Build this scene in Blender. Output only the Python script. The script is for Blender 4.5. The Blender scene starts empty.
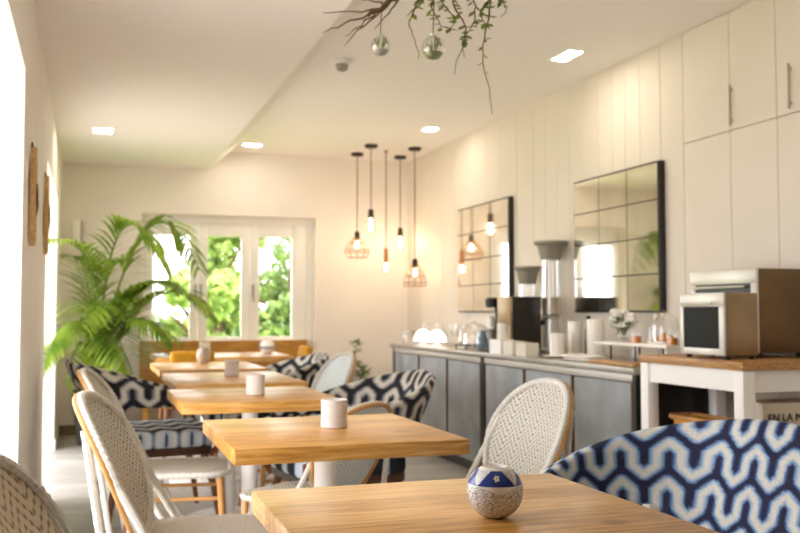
import bpy, bmesh, math, random
import numpy as np
from mathutils import Vector, Matrix
random.seed(7)
S = bpy.context.scene
COL = S.collection
PI = math.pi
sin, cos = math.sin, math.cos

# ------------------------------------------------------------------ helpers
def lin(h):
    h = h.lstrip('#')
    out = []
    for i in (0, 2, 4):
        c = int(h[i:i+2], 16) / 255
        out.append(c / 12.92 if c <= .04045 else ((c + .055) / 1.055) ** 2.4)
    return (*out, 1.0)

def nodes(m):
    m.use_nodes = True
    nt = m.node_tree
    return nt, nt.nodes['Principled BSDF'], nt.nodes['Material Output']

def mat(name, hexc, rough=.5, metal=0., spec=.5, noise=0., nscale=20., bump=0., bscale=80., coat=0.):
    m = bpy.data.materials.new(name)
    nt, b, o = nodes(m)
    c = lin(hexc)
    b.inputs['Base Color'].default_value = c
    b.inputs['Roughness'].default_value = rough
    b.inputs['Metallic'].default_value = metal
    b.inputs['Specular IOR Level'].default_value = spec
    b.inputs['Coat Weight'].default_value = coat
    tc = nt.nodes.new('ShaderNodeTexCoord')
    if noise:
        n = nt.nodes.new('ShaderNodeTexNoise'); n.inputs['Scale'].default_value = nscale
        n.inputs['Detail'].default_value = 4
        nt.links.new(tc.outputs['Object'], n.inputs['Vector'])
        r = nt.nodes.new('ShaderNodeValToRGB')
        r.color_ramp.elements[0].position = .3; r.color_ramp.elements[1].position = .7
        r.color_ramp.elements[0].color = (*[x * (1 - noise) for x in c[:3]], 1)
        r.color_ramp.elements[1].color = (*[min(1, x * (1 + noise)) for x in c[:3]], 1)
        nt.links.new(n.outputs['Fac'], r.inputs['Fac'])
        nt.links.new(r.outputs['Color'], b.inputs['Base Color'])
    if bump:
        n = nt.nodes.new('ShaderNodeTexNoise'); n.inputs['Scale'].default_value = bscale
        nt.links.new(tc.outputs['Object'], n.inputs['Vector'])
        bp = nt.nodes.new('ShaderNodeBump'); bp.inputs['Strength'].default_value = bump
        bp.inputs['Distance'].default_value = .002
        nt.links.new(n.outputs['Fac'], bp.inputs['Height'])
        nt.links.new(bp.outputs['Normal'], b.inputs['Normal'])
    return m

def M2(nt, op, a, b=None):
    n = nt.nodes.new('ShaderNodeMath'); n.operation = op
    for i, v in enumerate((a, b)):
        if v is None: continue
        if isinstance(v, (int, float)): n.inputs[i].default_value = v
        else: nt.links.new(v, n.inputs[i])
    return n.outputs[0]

def ramp(nt, fac, stops):
    r = nt.nodes.new('ShaderNodeValToRGB')
    e = r.color_ramp.elements
    while len(e) < len(stops): e.new(.5)
    for k, (p, c) in enumerate(stops):
        e[k].position = p; e[k].color = lin(c) if isinstance(c, str) else c
    nt.links.new(fac, r.inputs['Fac'])
    return r.outputs['Color']

def mixc(nt, fac, a, b, blend='MIX'):
    n = nt.nodes.new('ShaderNodeMix'); n.data_type = 'RGBA'; n.blend_type = blend
    for i, v in ((0, fac), (6, a), (7, b)):
        if isinstance(v, (int, float)): n.inputs[i].default_value = v
        elif isinstance(v, tuple): n.inputs[i].default_value = v
        else: nt.links.new(v, n.inputs[i])
    return n.outputs[2]

def wood(name, cols, plank=.085, along='X', rough=.38, gscale=6., joint=.25):
    m = bpy.data.materials.new(name)
    nt, b, o = nodes(m)
    tc = nt.nodes.new('ShaderNodeTexCoord'); sp = nt.nodes.new('ShaderNodeSeparateXYZ')
    nt.links.new(tc.outputs['Object'], sp.inputs[0])
    a, w = (sp.outputs[0], sp.outputs[1]) if along == 'X' else (sp.outputs[1], sp.outputs[0])
    q = M2(nt, 'DIVIDE', w, plank)
    idx = M2(nt, 'FLOOR', q)
    fr = M2(nt, 'FRACT', q)
    wn = nt.nodes.new('ShaderNodeTexWhiteNoise'); wn.noise_dimensions = '1D'
    nt.links.new(idx, wn.inputs['W'])
    cb = nt.nodes.new('ShaderNodeCombineXYZ')
    nt.links.new(M2(nt, 'ADD', M2(nt, 'MULTIPLY', a, 1.2), M2(nt, 'MULTIPLY', wn.outputs['Value'], 37.)), cb.inputs[0])
    nt.links.new(M2(nt, 'MULTIPLY', w, 14.), cb.inputs[1])
    nt.links.new(M2(nt, 'MULTIPLY', sp.outputs[2], 14.), cb.inputs[2])
    n = nt.nodes.new('ShaderNodeTexNoise'); n.inputs['Scale'].default_value = gscale
    n.inputs['Detail'].default_value = 6; n.inputs['Distortion'].default_value = .6
    nt.links.new(cb.outputs[0], n.inputs['Vector'])
    v = M2(nt, 'ADD', M2(nt, 'MULTIPLY', n.outputs['Fac'], .82), M2(nt, 'MULTIPLY', wn.outputs['Value'], .26))
    c = ramp(nt, v, [(.32, cols[0]), (.52, cols[1]), (.74, cols[2])])
    # knots
    vo = nt.nodes.new('ShaderNodeTexVoronoi'); vo.inputs['Scale'].default_value = 4.3
    nt.links.new(tc.outputs['Object'], vo.inputs['Vector'])
    kn = nt.nodes.new('ShaderNodeMapRange'); kn.inputs[1].default_value = .05; kn.inputs[2].default_value = .13
    kn.inputs[3].default_value = .55; kn.inputs[4].default_value = 0.
    nt.links.new(vo.outputs['Distance'], kn.inputs[0])
    c = mixc(nt, kn.outputs[0], c, lin(cols[3]))
    e = M2(nt, 'LESS_THAN', M2(nt, 'ABSOLUTE', M2(nt, 'SUBTRACT', fr, .5)), .49)
    e = M2(nt, 'SUBTRACT', 1., e)
    c = mixc(nt, M2(nt, 'MULTIPLY', e, joint), c, lin(cols[3]))
    nt.links.new(c, b.inputs['Base Color'])
    b.inputs['Roughness'].default_value = rough
    return m

def vcol(name, rough=.8, bump=0., attr='Col'):
    m = bpy.data.materials.new(name)
    nt, b, o = nodes(m)
    a = nt.nodes.new('ShaderNodeVertexColor'); a.layer_name = attr
    nt.links.new(a.outputs['Color'], b.inputs['Base Color'])
    b.inputs['Roughness'].default_value = rough
    if bump:
        tc = nt.nodes.new('ShaderNodeTexCoord')
        n = nt.nodes.new('ShaderNodeTexNoise'); n.inputs['Scale'].default_value = 260
        nt.links.new(tc.outputs['Object'], n.inputs['Vector'])
        bp = nt.nodes.new('ShaderNodeBump'); bp.inputs['Strength'].default_value = bump; bp.inputs['Distance'].default_value = .003
        nt.links.new(n.outputs['Fac'], bp.inputs['Height']); nt.links.new(bp.outputs['Normal'], b.inputs['Normal'])
        c2 = mixc(nt, .35, a.outputs['Color'], ramp(nt, n.outputs['Fac'], [(.3, (.35, .35, .35, 1)), (.7, (1, 1, 1, 1))]), 'MULTIPLY')
        nt.links.new(c2, b.inputs['Base Color'])
    return m

def weave(name, axes, light, dark, zig=.034, freq=62.):
    """chevron wicker: stripes that zigzag across the panel"""
    m = bpy.data.materials.new(name)
    nt, b, o = nodes(m)
    tc = nt.nodes.new('ShaderNodeTexCoord'); sp = nt.nodes.new('ShaderNodeSeparateXYZ')
    nt.links.new(tc.outputs['Object'], sp.inputs[0])
    u, v = sp.outputs[axes[0]], sp.outputs[axes[1]]
    pp = M2(nt, 'PINGPONG', M2(nt, 'ADD', u, 5.), zig)
    t = M2(nt, 'MULTIPLY', M2(nt, 'ADD', v, pp), 2 * PI * freq)
    s1 = M2(nt, 'SINE', t)
    s2 = M2(nt, 'SINE', M2(nt, 'MULTIPLY', M2(nt, 'SUBTRACT', v, pp), 2 * PI * freq))
    h = M2(nt, 'ADD', M2(nt, 'MULTIPLY', s1, .36), M2(nt, 'MULTIPLY', s2, .16))
    h = M2(nt, 'ADD', h, .5)
    c = ramp(nt, h, [(.05, dark), (.45, light), (1., light)])
    nt.links.new(c, b.inputs['Base Color'])
    b.inputs['Roughness'].default_value = .55
    bp = nt.nodes.new('ShaderNodeBump'); bp.inputs['Strength'].default_value = .6; bp.inputs['Distance'].default_value = .004
    nt.links.new(h, bp.inputs['Height']); nt.links.new(bp.outputs['Normal'], b.inputs['Normal'])
    return m

def glass(name, tint=(1, 1, 1, 1), gloss=.12, rough=.02):
    m = bpy.data.materials.new(name); m.use_nodes = True
    nt = m.node_tree; nt.nodes.clear()
    o = nt.nodes.new('ShaderNodeOutputMaterial')
    t = nt.nodes.new('ShaderNodeBsdfTransparent'); t.inputs[0].default_value = tint
    g = nt.nodes.new('ShaderNodeBsdfGlossy'); g.inputs['Roughness'].default_value = rough
    lw = nt.nodes.new('ShaderNodeLayerWeight'); lw.inputs['Blend'].default_value = gloss * 2.2
    f = M2(nt, 'MINIMUM', M2(nt, 'ADD', lw.outputs['Facing'], gloss * .4), .8)
    mx = nt.nodes.new('ShaderNodeMixShader')
    nt.links.new(f, mx.inputs[0]); nt.links.new(t.outputs[0], mx.inputs[1]); nt.links.new(g.outputs[0], mx.inputs[2])
    nt.links.new(mx.outputs[0], o.inputs[0])
    return m

def emit(name, hexc, strength):
    m = bpy.data.materials.new(name)
    nt, b, o = nodes(m)
    b.inputs['Base Color'].default_value = lin(hexc)
    b.inputs['Emission Color'].default_value = lin(hexc)
    b.inputs['Emission Strength'].default_value = strength
    return m

def leafmat(name, a, b_, trans=.45):
    m = bpy.data.materials.new(name); m.use_nodes = True
    nt = m.node_tree; nt.nodes.clear()
    o = nt.nodes.new('ShaderNodeOutputMaterial')
    tc = nt.nodes.new('ShaderNodeTexCoord')
    n = nt.nodes.new('ShaderNodeTexNoise'); n.inputs['Scale'].default_value = 5.; n.inputs['Detail'].default_value = 5
    nt.links.new(tc.outputs['Object'], n.inputs['Vector'])
    c = ramp(nt, n.outputs['Fac'], [(.35, a), (.65, b_)])
    d = nt.nodes.new('ShaderNodeBsdfPrincipled'); d.inputs['Roughness'].default_value = .5
    t = nt.nodes.new('ShaderNodeBsdfTranslucent')
    nt.links.new(c, d.inputs['Base Color']); nt.links.new(c, t.inputs['Color'])
    mx = nt.nodes.new('ShaderNodeMixShader'); mx.inputs[0].default_value = trans
    nt.links.new(d.outputs[0], mx.inputs[1]); nt.links.new(t.outputs[0], mx.inputs[2])
    nt.links.new(mx.outputs[0], o.inputs[0])
    return m

class B:
    """collects shapes for ONE mesh part"""
    def __init__(s): s.bm = bmesh.new()
    def _merge(s, t, mtx=None):
        if mtx is not None: bmesh.ops.transform(t, matrix=mtx, verts=t.verts)
        me = bpy.data.meshes.new('tmp'); t.to_mesh(me); t.free()
        s.bm.from_mesh(me); bpy.data.meshes.remove(me)
        return s
    def box(s, x0, x1, y0, y1, z0, z1, bev=0., seg=2, rz=0., mtx=None):
        t = bmesh.new(); bmesh.ops.create_cube(t, size=1)
        for v in t.verts: v.co = Vector(((v.co.x) * (x1 - x0), v.co.y * (y1 - y0), v.co.z * (z1 - z0)))
        if bev: bmesh.ops.bevel(t, geom=t.edges[:], offset=bev, segments=seg, profile=.5, affect='EDGES')
        m = Matrix.Translation(((x0 + x1) / 2, (y0 + y1) / 2, (z0 + z1) / 2)) @ Matrix.Rotation(rz, 4, 'Z')
        if mtx is not None: m = mtx @ m
        return s._merge(t, m)
    def tube(s, pts, r, n=8, closed=False):
        pts = [Vector(p) for p in pts]; N = len(pts)
        rr = r if isinstance(r, (list, tuple)) else [r] * N
        t = bmesh.new(); rings = []
        prev = None
        for i, p in enumerate(pts):
            a = pts[(i - 1) % N] if (closed or i > 0) else p
            b = pts[(i + 1) % N] if (closed or i < N - 1) else p
            d = (b - a).normalized()
            if prev is None:
                up = Vector((0, 0, 1)) if abs(d.z) < .9 else Vector((1, 0, 0))
                u = d.cross(up).normalized()
            else:
                u = (prev - d * prev.dot(d)).normalized()
            prev = u; w = d.cross(u)
            rings.append([t.verts.new(p + (u * cos(2 * PI * k / n) + w * sin(2 * PI * k / n)) * rr[i]) for k in range(n)])
        for i in range(N if closed else N - 1):
            A, C = rings[i], rings[(i + 1) % N]
            for k in range(n): t.faces.new((A[k], A[(k + 1) % n], C[(k + 1) % n], C[k]))
        if not closed:
            t.faces.new(rings[0][::-1]); t.faces.new(rings[-1])
        bmesh.ops.recalc_face_normals(t, faces=t.faces[:])
        return s._merge(t)
    def lathe(s, prof, c=(0, 0, 0), n=24, mtx=None):
        t = bmesh.new(); rings = []
        for r, z in prof:
            if r < 1e-5: rings.append([t.verts.new((0, 0, z))])
            else: rings.append([t.verts.new((r * cos(2 * PI * k / n), r * sin(2 * PI * k / n), z)) for k in range(n)])
        for A, C in zip(rings, rings[1:]):
            for k in range(n):
                k2 = (k + 1) % n
                if len(A) == 1 and len(C) == 1: continue
                if len(A) == 1: t.faces.new((A[0], C[k2], C[k]))
                elif len(C) == 1: t.faces.new((A[k], A[k2], C[0]))
                else: t.faces.new((A[k], A[k2], C[k2], C[k]))
        if len(rings[0]) > 1: t.faces.new(rings[0][::-1])
        if len(rings[-1]) > 1: t.faces.new(rings[-1])
        bmesh.ops.recalc_face_normals(t, faces=t.faces[:])
        m = Matrix.Translation(c)
        if mtx is not None: m = mtx
        return s._merge(t, m)
    def prism(s, poly, z0, z1, bev=0., mtx=None):
        t = bmesh.new()
        A = [t.verts.new((x, y, z0)) for x, y in poly]; C = [t.verts.new((x, y, z1)) for x, y in poly]
        n = len(poly)
        t.faces.new(A[::-1]); t.faces.new(C)
        for k in range(n): t.faces.new((A[k], A[(k + 1) % n], C[(k + 1) % n], C[k]))
        bmesh.ops.recalc_face_normals(t, faces=t.faces[:])
        if bev: bmesh.ops.bevel(t, geom=t.edges[:], offset=bev, segments=2, profile=.5, affect='EDGES')
        return s._merge(t, mtx)
    def quadstrip(s, pts, widths, side):
        """flat blade along pts; side = vector per point"""
        vs = []
        for p, w, d in zip(pts, widths, side):
            vs.append((s.bm.verts.new(p - d * w), s.bm.verts.new(p + d * w)))
        for a, b in zip(vs, vs[1:]): s.bm.faces.new((a[0], a[1], b[1], b[0]))
        return s
    def build(s, name, m, parent=None, angle=35):
        me = bpy.data.meshes.new(name); s.bm.to_mesh(me); s.bm.free()
        return link(name, me, m, parent, angle)

def link(name, me, m, parent=None, angle=35):
    me.materials.append(m)
    if len(me.polygons):
        me.polygons.foreach_set('use_smooth', [True] * len(me.polygons))
        me.set_sharp_from_angle(angle=math.radians(angle))
    o = bpy.data.objects.new(name, me); COL.objects.link(o)
    if parent is not None: o.parent = parent
    return o

def tag(o, label, cat, group=None, kind=None):
    o['label'] = label; o['category'] = cat
    if group: o['group'] = group
    if kind: o['kind'] = kind
    return o

def thing(name, label, cat, loc=(0, 0, 0), rz=0., group=None):
    o = bpy.data.objects.new(name, None); COL.objects.link(o)
    o.empty_display_size = .1
    o.location = loc; o.rotation_euler = (0, 0, rz)
    return tag(o, label, cat, group)

def struct(o):
    o['kind'] = 'structure'; return o

def kids(o): return [c for c in COL.objects if c.parent == o]
def dup(root, loc, rz=None, label=None, group=None, scale=None):
    r = root.copy(); COL.objects.link(r); r.location = loc
    if rz is not None: r.rotation_euler = (0, 0, rz)
    if label: r['label'] = label
    if group: r['group'] = group
    if scale: r.scale = (scale,) * 3
    for ch in kids(root):
        c = ch.copy(); COL.objects.link(c); c.parent = r
        for g in kids(ch):
            d = g.copy(); COL.objects.link(d); d.parent = c
    return r

def rrect(hx, hy, r, n=6, cx=0, cy=0):
    out = []
    for sx, sy, a0 in ((1, 1, 0), (-1, 1, PI / 2), (-1, -1, PI), (1, -1, 3 * PI / 2)):
        for k in range(n + 1):
            a = a0 + PI / 2 * k / n
            out.append((cx + sx * (hx - r) + r * cos(a), cy + sy * (hy - r) + r * sin(a)))
    return out

# ------------------------------------------------------------------ materials
WALL = mat('cream_plaster', '#f0ece5', .85, noise=.02, nscale=3)
WALLB = mat('warm_back_plaster', '#f1eae2', .85, noise=.02, nscale=3)
CEIL = mat('ceiling_white', '#f6f1ee', .9)
BOARD = mat('painted_boards', '#dfd6c9', .6, noise=.035, nscale=2)
WHITE = mat('white_paint', '#f6f4ef', .45)
WHITEM = mat('white_metal', '#efefec', .35)
CUPM = mat('ribbed_stoneware', '#dcd6cf', .5)
PORC = mat('white_porcelain', '#f5f1e8', .25, coat=.4)
PAPER = mat('white_card', '#f7f6f2', .7)
DARKM = mat('dark_bronze', '#3a3128', .4, metal=.6)
BLACK = mat('black_plastic', '#17150f', .45)
BLACKF = mat('black_enamel', '#1c1814', .35)
STEEL = mat('brushed_steel', '#b9b3a6', .32, metal=.9, noise=.08, nscale=8)
REFLSTEEL = mat('brown_reflection_steel', '#6f5a3e', .3, metal=.75, noise=.12, nscale=5)  # brown reflection of wood put into the oven's steel colour
SILVER = mat('silver_panel', '#d9d6ce', .35, metal=.35)
ZINC = mat('zinc_sheet', '#898c8c', .5, metal=.3, noise=.22, nscale=5)
OVENW = mat('oven_window', '#100f0d', .4, spec=.12)
WSTEEL = mat('warm_steel', '#9a8566', .32, metal=.8, noise=.12, nscale=7)
RAIL = mat('pale_steel', '#c9c5ba', .4, metal=.4)
TABLE = wood('pine_planks', ['#a66f2a', '#d09a4e', '#e6c286', '#6e441a'], .093, 'X', .31)
OAK = wood('oak_top', ['#9a6c3a', '#c2935a', '#d9b27c', '#5c3a1c'], .12, 'Y', .4)
BENCHW = wood('bench_wood', ['#9c6a22', '#bb8838', '#cf9f52', '#6d4513'], .2, 'X', .4)
FLOOR = wood('grey_oak_floor', ['#94908a', '#b0aca6', '#c8c4be', '#716b64'], .17, 'X', .4, 4., .5)
LEGW = mat('brown_beech', '#7a4a24', .45, noise=.2, nscale=12)
LEGD = mat('dark_walnut', '#4a2a1a', .45, noise=.2, nscale=12)
RATTAN = mat('rattan_cane', '#c08d4e', .45, noise=.18, nscale=18)
WRAP = mat('white_wicker_wrap', '#cbc8be', .5, noise=.08, nscale=60, bump=.4, bscale=240)
WEAVEB = weave('wicker_back', (1, 2), '#c4c0b4', '#766f5f', .036, 46)
WEAVES = weave('wicker_seat', (0, 1), '#c6c0b2', '#7d7464', .036, 46)
WEAVET = weave('warm_wicker_back', (1, 2), '#cfc0a6', '#83735a', .05, 34)
WEAVEL = weave('pale_wicker_back', (1, 2), '#d5dcdd', '#a9b2b4', .034, 50)
MUST = mat('mustard_fabric', '#c08a16', .85, noise=.12, nscale=30, bump=.3, bscale=200)
ORANGE = mat('orange_fabric', '#d8632a', .85, noise=.1, nscale=30)
POTG = mat('charcoal_pot', '#4b4743', .6, noise=.15, nscale=6)
TERRA = mat('clay_pot', '#b08a66', .7, noise=.1)
SOIL = mat('soil', '#33251a', .95, noise=.3, nscale=60)
PALM = leafmat('palm_leaf', '#56791c', '#a3ba46')
SHRUB = leafmat('shrub_leaf', '#4d6a2c', '#85975a', .3)
VINE = leafmat('vine_leaf', '#4a661c', '#8f9f3e', .3)
TREE1 = leafmat('tree_leaf', '#7d9a48', '#c0cd80', .5)
TREE2 = leafmat('tree_leaf_dark', '#5f7f46', '#a4b56c', .5)
BARK = mat('bark', '#5b4632', .9, noise=.3, nscale=25, bump=.6, bscale=40)
TWIG = mat('dry_twig', '#6d5a40', .9, noise=.3, nscale=40)
GRASS = mat('grass', '#88a84a', .95, noise=.25, nscale=4)
TERR = mat('terrace_stone', '#cfc8ba', .9, noise=.08, nscale=2)
GLASS = glass('clear_glass')
PANE = glass('window_glass', (.98, .99, .98, 1), .03, .0)
TGLASS = glass('smoky_glass', (.72, .66, .55, 1), .14)
BULBG = glass('bulb_glass', (1, .93, .8, 1), .08)
FIL = emit('filament', '#ffe9cc', 60)
GLOW = emit('lamp_diffuser', '#fff3e2', 40)
GLOWBOWL = emit('glowing_bowl_white', '#fff4e2', 1.5)  # emission stands in for light caught by upturned white bowls
COPPER = mat('copper_wire', '#b0805a', .4, metal=.6)
CORD = mat('flex_cord', '#6a5642', .7)
BRASSW = mat('turned_wood', '#a86a30', .5, noise=.1)
CARVE = wood('driftwood', ['#a67c46', '#cda566', '#e2c48c', '#6a4a26'], .03, 'Y', .6)
WICK = weave('orange_wicker', (1, 2), '#e39a30', '#9a5c16', .03, 40)
PETAL = mat('white_petal', '#f7f4ee', .6)
JAM = mat('orange_jam', '#d98320', .3)
BREAD = mat('bread_crust', '#c98f4e', .8, noise=.2, nscale=25)
def mk_mirror():
    m = bpy.data.materials.new('aged_mirror')
    nt, b, o = nodes(m)
    b.inputs['Metallic'].default_value = 1; b.inputs['Roughness'].default_value = .05
    tc = nt.nodes.new('ShaderNodeTexCoord')
    n = nt.nodes.new('ShaderNodeTexNoise'); n.inputs['Scale'].default_value = 3.5; n.inputs['Detail'].default_value = 6
    nt.links.new(tc.outputs['Object'], n.inputs['Vector'])
    nt.links.new(ramp(nt, n.outputs['Fac'], [(.35, '#e9e5d9'), (.6, '#faf8f2')]), b.inputs['Base Color'])
    return m
MIRROR = mk_mirror()
FABB = vcol('blue_zigzag_fabric', .85, .6)
FABK = vcol('black_zigzag_fabric', .85, .5)
BOWLM = vcol('painted_porcelain', .18)
def stripe_seat():
    m = bpy.data.materials.new('striped_seat_fabric')
    nt, b, o = nodes(m)
    tc = nt.nodes.new('ShaderNodeTexCoord'); sp = nt.nodes.new('ShaderNodeSeparateXYZ')
    nt.links.new(tc.outputs['Object'], sp.inputs[0])
    s = M2(nt, 'FRACT', M2(nt, 'ADD', M2(nt, 'MULTIPLY', sp.outputs[1], 6.), M2(nt, 'PINGPONG', M2(nt, 'MULTIPLY', sp.outputs[0], 8.), .5)))
    nt.links.new(ramp(nt, s, [(.0, '#15151d'), (.28, '#15151d'), (.36, '#aebfd2'), (.62, '#d9dad6'), (.72, '#8fa5c0'), (.8, '#15151d')]), b.inputs['Base Color'])
    b.inputs['Roughness'].default_value = .85
    return m
SEATF = stripe_seat()

# ------------------------------------------------------------------ the room
XL, XR, YB = -.245, 3.07, 9.0
ZC, ZS = 2.63, 2.455
struct(B().box(XL - .4, XR + .3, -2.2, YB + .3, -.1, 0).build('floor', FLOOR))
cb = B()
cb.prism([(XL - .4, ZS), (1.07, ZS), (1.265, ZC), (XR + .3, ZC), (XR + .3, ZC + .2), (XL - .4, ZC + .2)], -2.2, YB + .3,
         mtx=Matrix(((1, 0, 0, 0), (0, 0, 1, 0), (0, 1, 0, 0), (0, 0, 0, 1))))
struct(cb.build('ceiling', CEIL))
wl = B()
wl.box(XL - .4, XL, -2.2, 1.7, 0, ZS)  # unseen near stretch, lengthened to let less light onto the foreground
wl.box(XL - .4, XL, 1.7, 3.87, 2.045, ZS)
wl.box(XL - .4, XL, 3.87, 6.0, 0, ZS)
wl.box(XL - .4, XL, 6.0, 8.05, 2.02, ZS)
wl.box(XL - .4, XL, 8.05, YB + .3, 0, ZS)
struct(wl.build('wall_left', WALL))
bs = B()
bs.box(XL, XL + .012, 3.87, 6.0, 0, .09, .003); bs.box(XL, XL + .012, 8.05, YB, 0, .09, .003)
struct(bs.build('baseboard_left', WHITE))
WX0, WX1, WZ0, WZ1 = .46, 2.11, .80, 2.025
wb = B()
wb.box(XL, WX0, YB, YB + .3, 0, ZC); wb.box(WX1, XR, YB, YB + .3, 0, ZC)
wb.box(WX0, WX1, YB, YB + .3, 0, WZ0); wb.box(WX0, WX1, YB, YB + .3, WZ1, ZC)
struct(wb.build('wall_back', WALLB))
struct(B().box(XL, WX0, YB - .014, YB, 0, .09, .003).build('baseboard_back', mat('taupe_skirting', '#8b7d6c', .6)))
# right wall: vertical painted boards with narrow gaps over a backing
wr = B()
wr.box(XR + .018, XR + .3, -2.2, YB + .3, 0, ZC)
edges = [9.004, 8.6, 8.09, 7.73, 7.37, 7.04, 6.75, 6.45, 6.17, 5.98, 5.80, 5.62, 5.44, 5.25, 5.08, 4.93, 4.77, 4.56, 4.345]
for a, b in zip(edges, edges[1:]): wr.box(XR, XR + .02, b + .002, a - .002, 0, ZC, .002, 1)
wr.box(XR, XR + .02, -2.2, 2.62, 0, ZC)
struct(wr.build('wall_right', BOARD))
struct(B().box(XL - .4, XR + .3, -2.5, -2.2, -.1, ZC + .2).build('wall_front', WALL))  # unseen wall behind the camera, added to cut light on the foreground
# flush cupboards in the right wall
cup = thing('wall_cupboard', 'tall cream cupboard flush in the wall above the microwave, slim upright handles', 'cupboard', (XR + .018, 3.48, 0))
B().box(.0, .012, -.86, .86, 0, ZC - .0).build('backing', BOARD, cup)
dy = [(.862, .47), (.47, .13), (.13, -.3), (-.3, -.86)]
for k, (a, b) in enumerate(dy):
    d = B().box(-.02, -.001, b + .0016, a - .0016, 2.02, ZC - .004, .002, 1).build('upper_door', BOARD, cup)
    B().box(-.02, -.001, b + .0016, a - .0016, .005, 2.016, .002, 1).build('lower_door', BOARD, cup)
    if k in (1, 2):
        hy = (a - .02) if k == 1 else (a - .10)
        hb = B(); hb.box(-.04, -.03, hy - .005, hy + .005, 2.04, 2.25, .002, 1); hb.box(-.031, -.02, hy - .004, hy + .004, 2.06, 2.07); hb.box(-.031, -.02, hy - .004, hy + .004, 2.22, 2.23)
        hb.build('handle', STEEL, d)

# window
win = bpy.data.objects.new('window_1', None); COL.objects.link(win); struct(win)
tr = B()
tr.box(WX0, WX1, YB + .10, YB + .18, 1.955, WZ1, .004); tr.box(WX0, WX0 + .055, YB + .10, YB + .18, WZ0, 1.955, .004); tr.box(WX1 - .075, WX1, YB + .10, YB + .18, WZ0, 1.955, .004)
tr.box(WX0, WX1, YB + .10, YB + .18, WZ0, .82, .004)
tr.build('window_frame', WHITE, win)
B().box(WX0, WX1, YB - .02, YB + .1, WZ0 - .015, WZ0 + .004, .004).build('window_sill', WHITE, win)
for (a, b, p0, p1) in ((.515, .985, .575, .912), (.99, 1.482, 1.075, 1.398), (1.487, 2.033, 1.573, 1.893)):
    f = B(); y0, y1 = YB + .085, YB + .135
    f.box(a, p0, y0, y1, .82, 1.955, .005); f.box(p1, b, y0, y1, .82, 1.955, .005)
    f.box(p0, p1, y0, y1, .82, .868, .005); f.box(p0, p1, y0, y1, 1.832, 1.955, .005)
    ca = f.build('casement', WHITE, win)
    B().box(p0 - .005, p1 + .005, YB + .105, YB + .111, .863, 1.837).build('pane', PANE, ca)
    h = B(); hx = b - .02 if a < .9 else (a + .025)
    h.box(hx - .012, hx + .012, y0 - .012, y0, 1.25, 1.37, .003); h.box(hx - .008, hx + .008, y0 - .04, y0 - .012, 1.30, 1.32, .003); h.box(hx - .009, hx + .009, y0 - .045, y0 - .032, 1.20, 1.32, .004)
    h.build('handle', STEEL, ca)

# ceiling fittings
def downlight(x, y, z, sx, sy, label, heads=1):
    t = thing('downlight', label, 'ceiling light', (x, y, z), 0, 'recessed ceiling spotlights')
    f = B(); e = .012
    f.box(-sx - e, sx + e, -sy - e, -sy, -.008, 0, .002, 1); f.box(-sx - e, sx + e, sy, sy + e, -.008, 0, .002, 1)
    f.box(-sx - e, -sx, -sy, sy, -.008, 0, .002, 1); f.box(sx, sx + e, -sy, sy, -.008, 0, .002, 1)
    f.build('frame', WHITE, t)
    for k in range(heads):
        y0 = -sy + 2 * sy * k / heads; y1 = -sy + 2 * sy * (k + 1) / heads
        B().box(-sx, sx, y0 + .004, y1 - .004, -.006, -.002).build('diffuser', GLOW, t)
    return t
downlight(.085, 7.27, ZS, .065, .085, 'square recessed spotlight in the lower left ceiling above the palm')
downlight(1.40, 8.50, ZC, .08, .045, 'twin recessed spotlight beside the sloped ceiling edge near the window wall')
downlight(2.686, 7.30, ZC, .05, .07, 'recessed spotlight in front of the pendant lamps near the far mirror')
downlight(2.681, 4.93, ZC, .045, .11, 'long twin recessed spotlight above the near mirror by the right wall', 2)
sd = thing('smoke_detector', 'small grey smoke detector on the ceiling behind the hanging branch', 'smoke detector', (1.44, 5.46, ZC))
B().lathe([(0, -.002), (.055, -.002), (.055, -.02), (.045, -.028), (0, -.028)]).build('base', WHITEM, sd)
B().lathe([(.04, -.0275), (.032, -.06), (.015, -.068), (0, -.068)]).build('sensor', mat('grey_plastic', '#9a958c', .5), sd)
tb = thing('wall_speaker', 'small white box fixed high on the back wall above the palm', 'speaker', (-.105, YB, 1.83))
B().box(-.045, .03, -.1, 0, -.1, .1, .006).build('housing', WHITE, tb)
B().box(.03, .046, -.09, 0, -.1, .1, .004).build('side_panel', mat('grey_panel', '#a9a49a', .5), tb)

# wall carvings on the pier
def carving(y, z0, z1, label, seed):
    t = thing('wall_carving', label, 'wall art', (XL, y, z0), 0, 'driftwood carvings on the left pier')
    rnd = random.Random(seed); h = z1 - z0
    prof = []
    for k in range(14):
        q = k / 13
        w = .058 * (sin(PI * q) ** .6) * (1 + .25 * sin(9 * q + seed)) + .006
        prof.append((w, q * h))
    poly = [(w, z) for w, z in prof] + [(-w * .8, z) for w, z in prof[::-1]]
    B().prism(poly, .006, .03, .004, mtx=Matrix(((0, 0, 1, 0), (1, 0, 0, 0), (0, 1, 0, 0), (0, 0, 0, 1)))).build('board', CARVE, t)
    pts = [(.031, .02 * sin(k) + .01, h * (.32 + .04 * k)) for k in range(9)]
    B().tube(pts, [.003, .005, .007, .008, .008, .008, .007, .005, .003], 6).build('dark_inlay', LEGD, t)
    B().tube([(.012, 0, h * .985), (.010, 0, h * 1.05)], [.008, .003], 6).build('tip', LEGD, t)
carving(4.24, 1.38, 1.80, 'long driftwood carving on the left pier, the higher and nearer of two', 1)
carving(5.55, 1.42, 1.86, 'long driftwood carving on the left pier nearer to the palm', 4)

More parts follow.
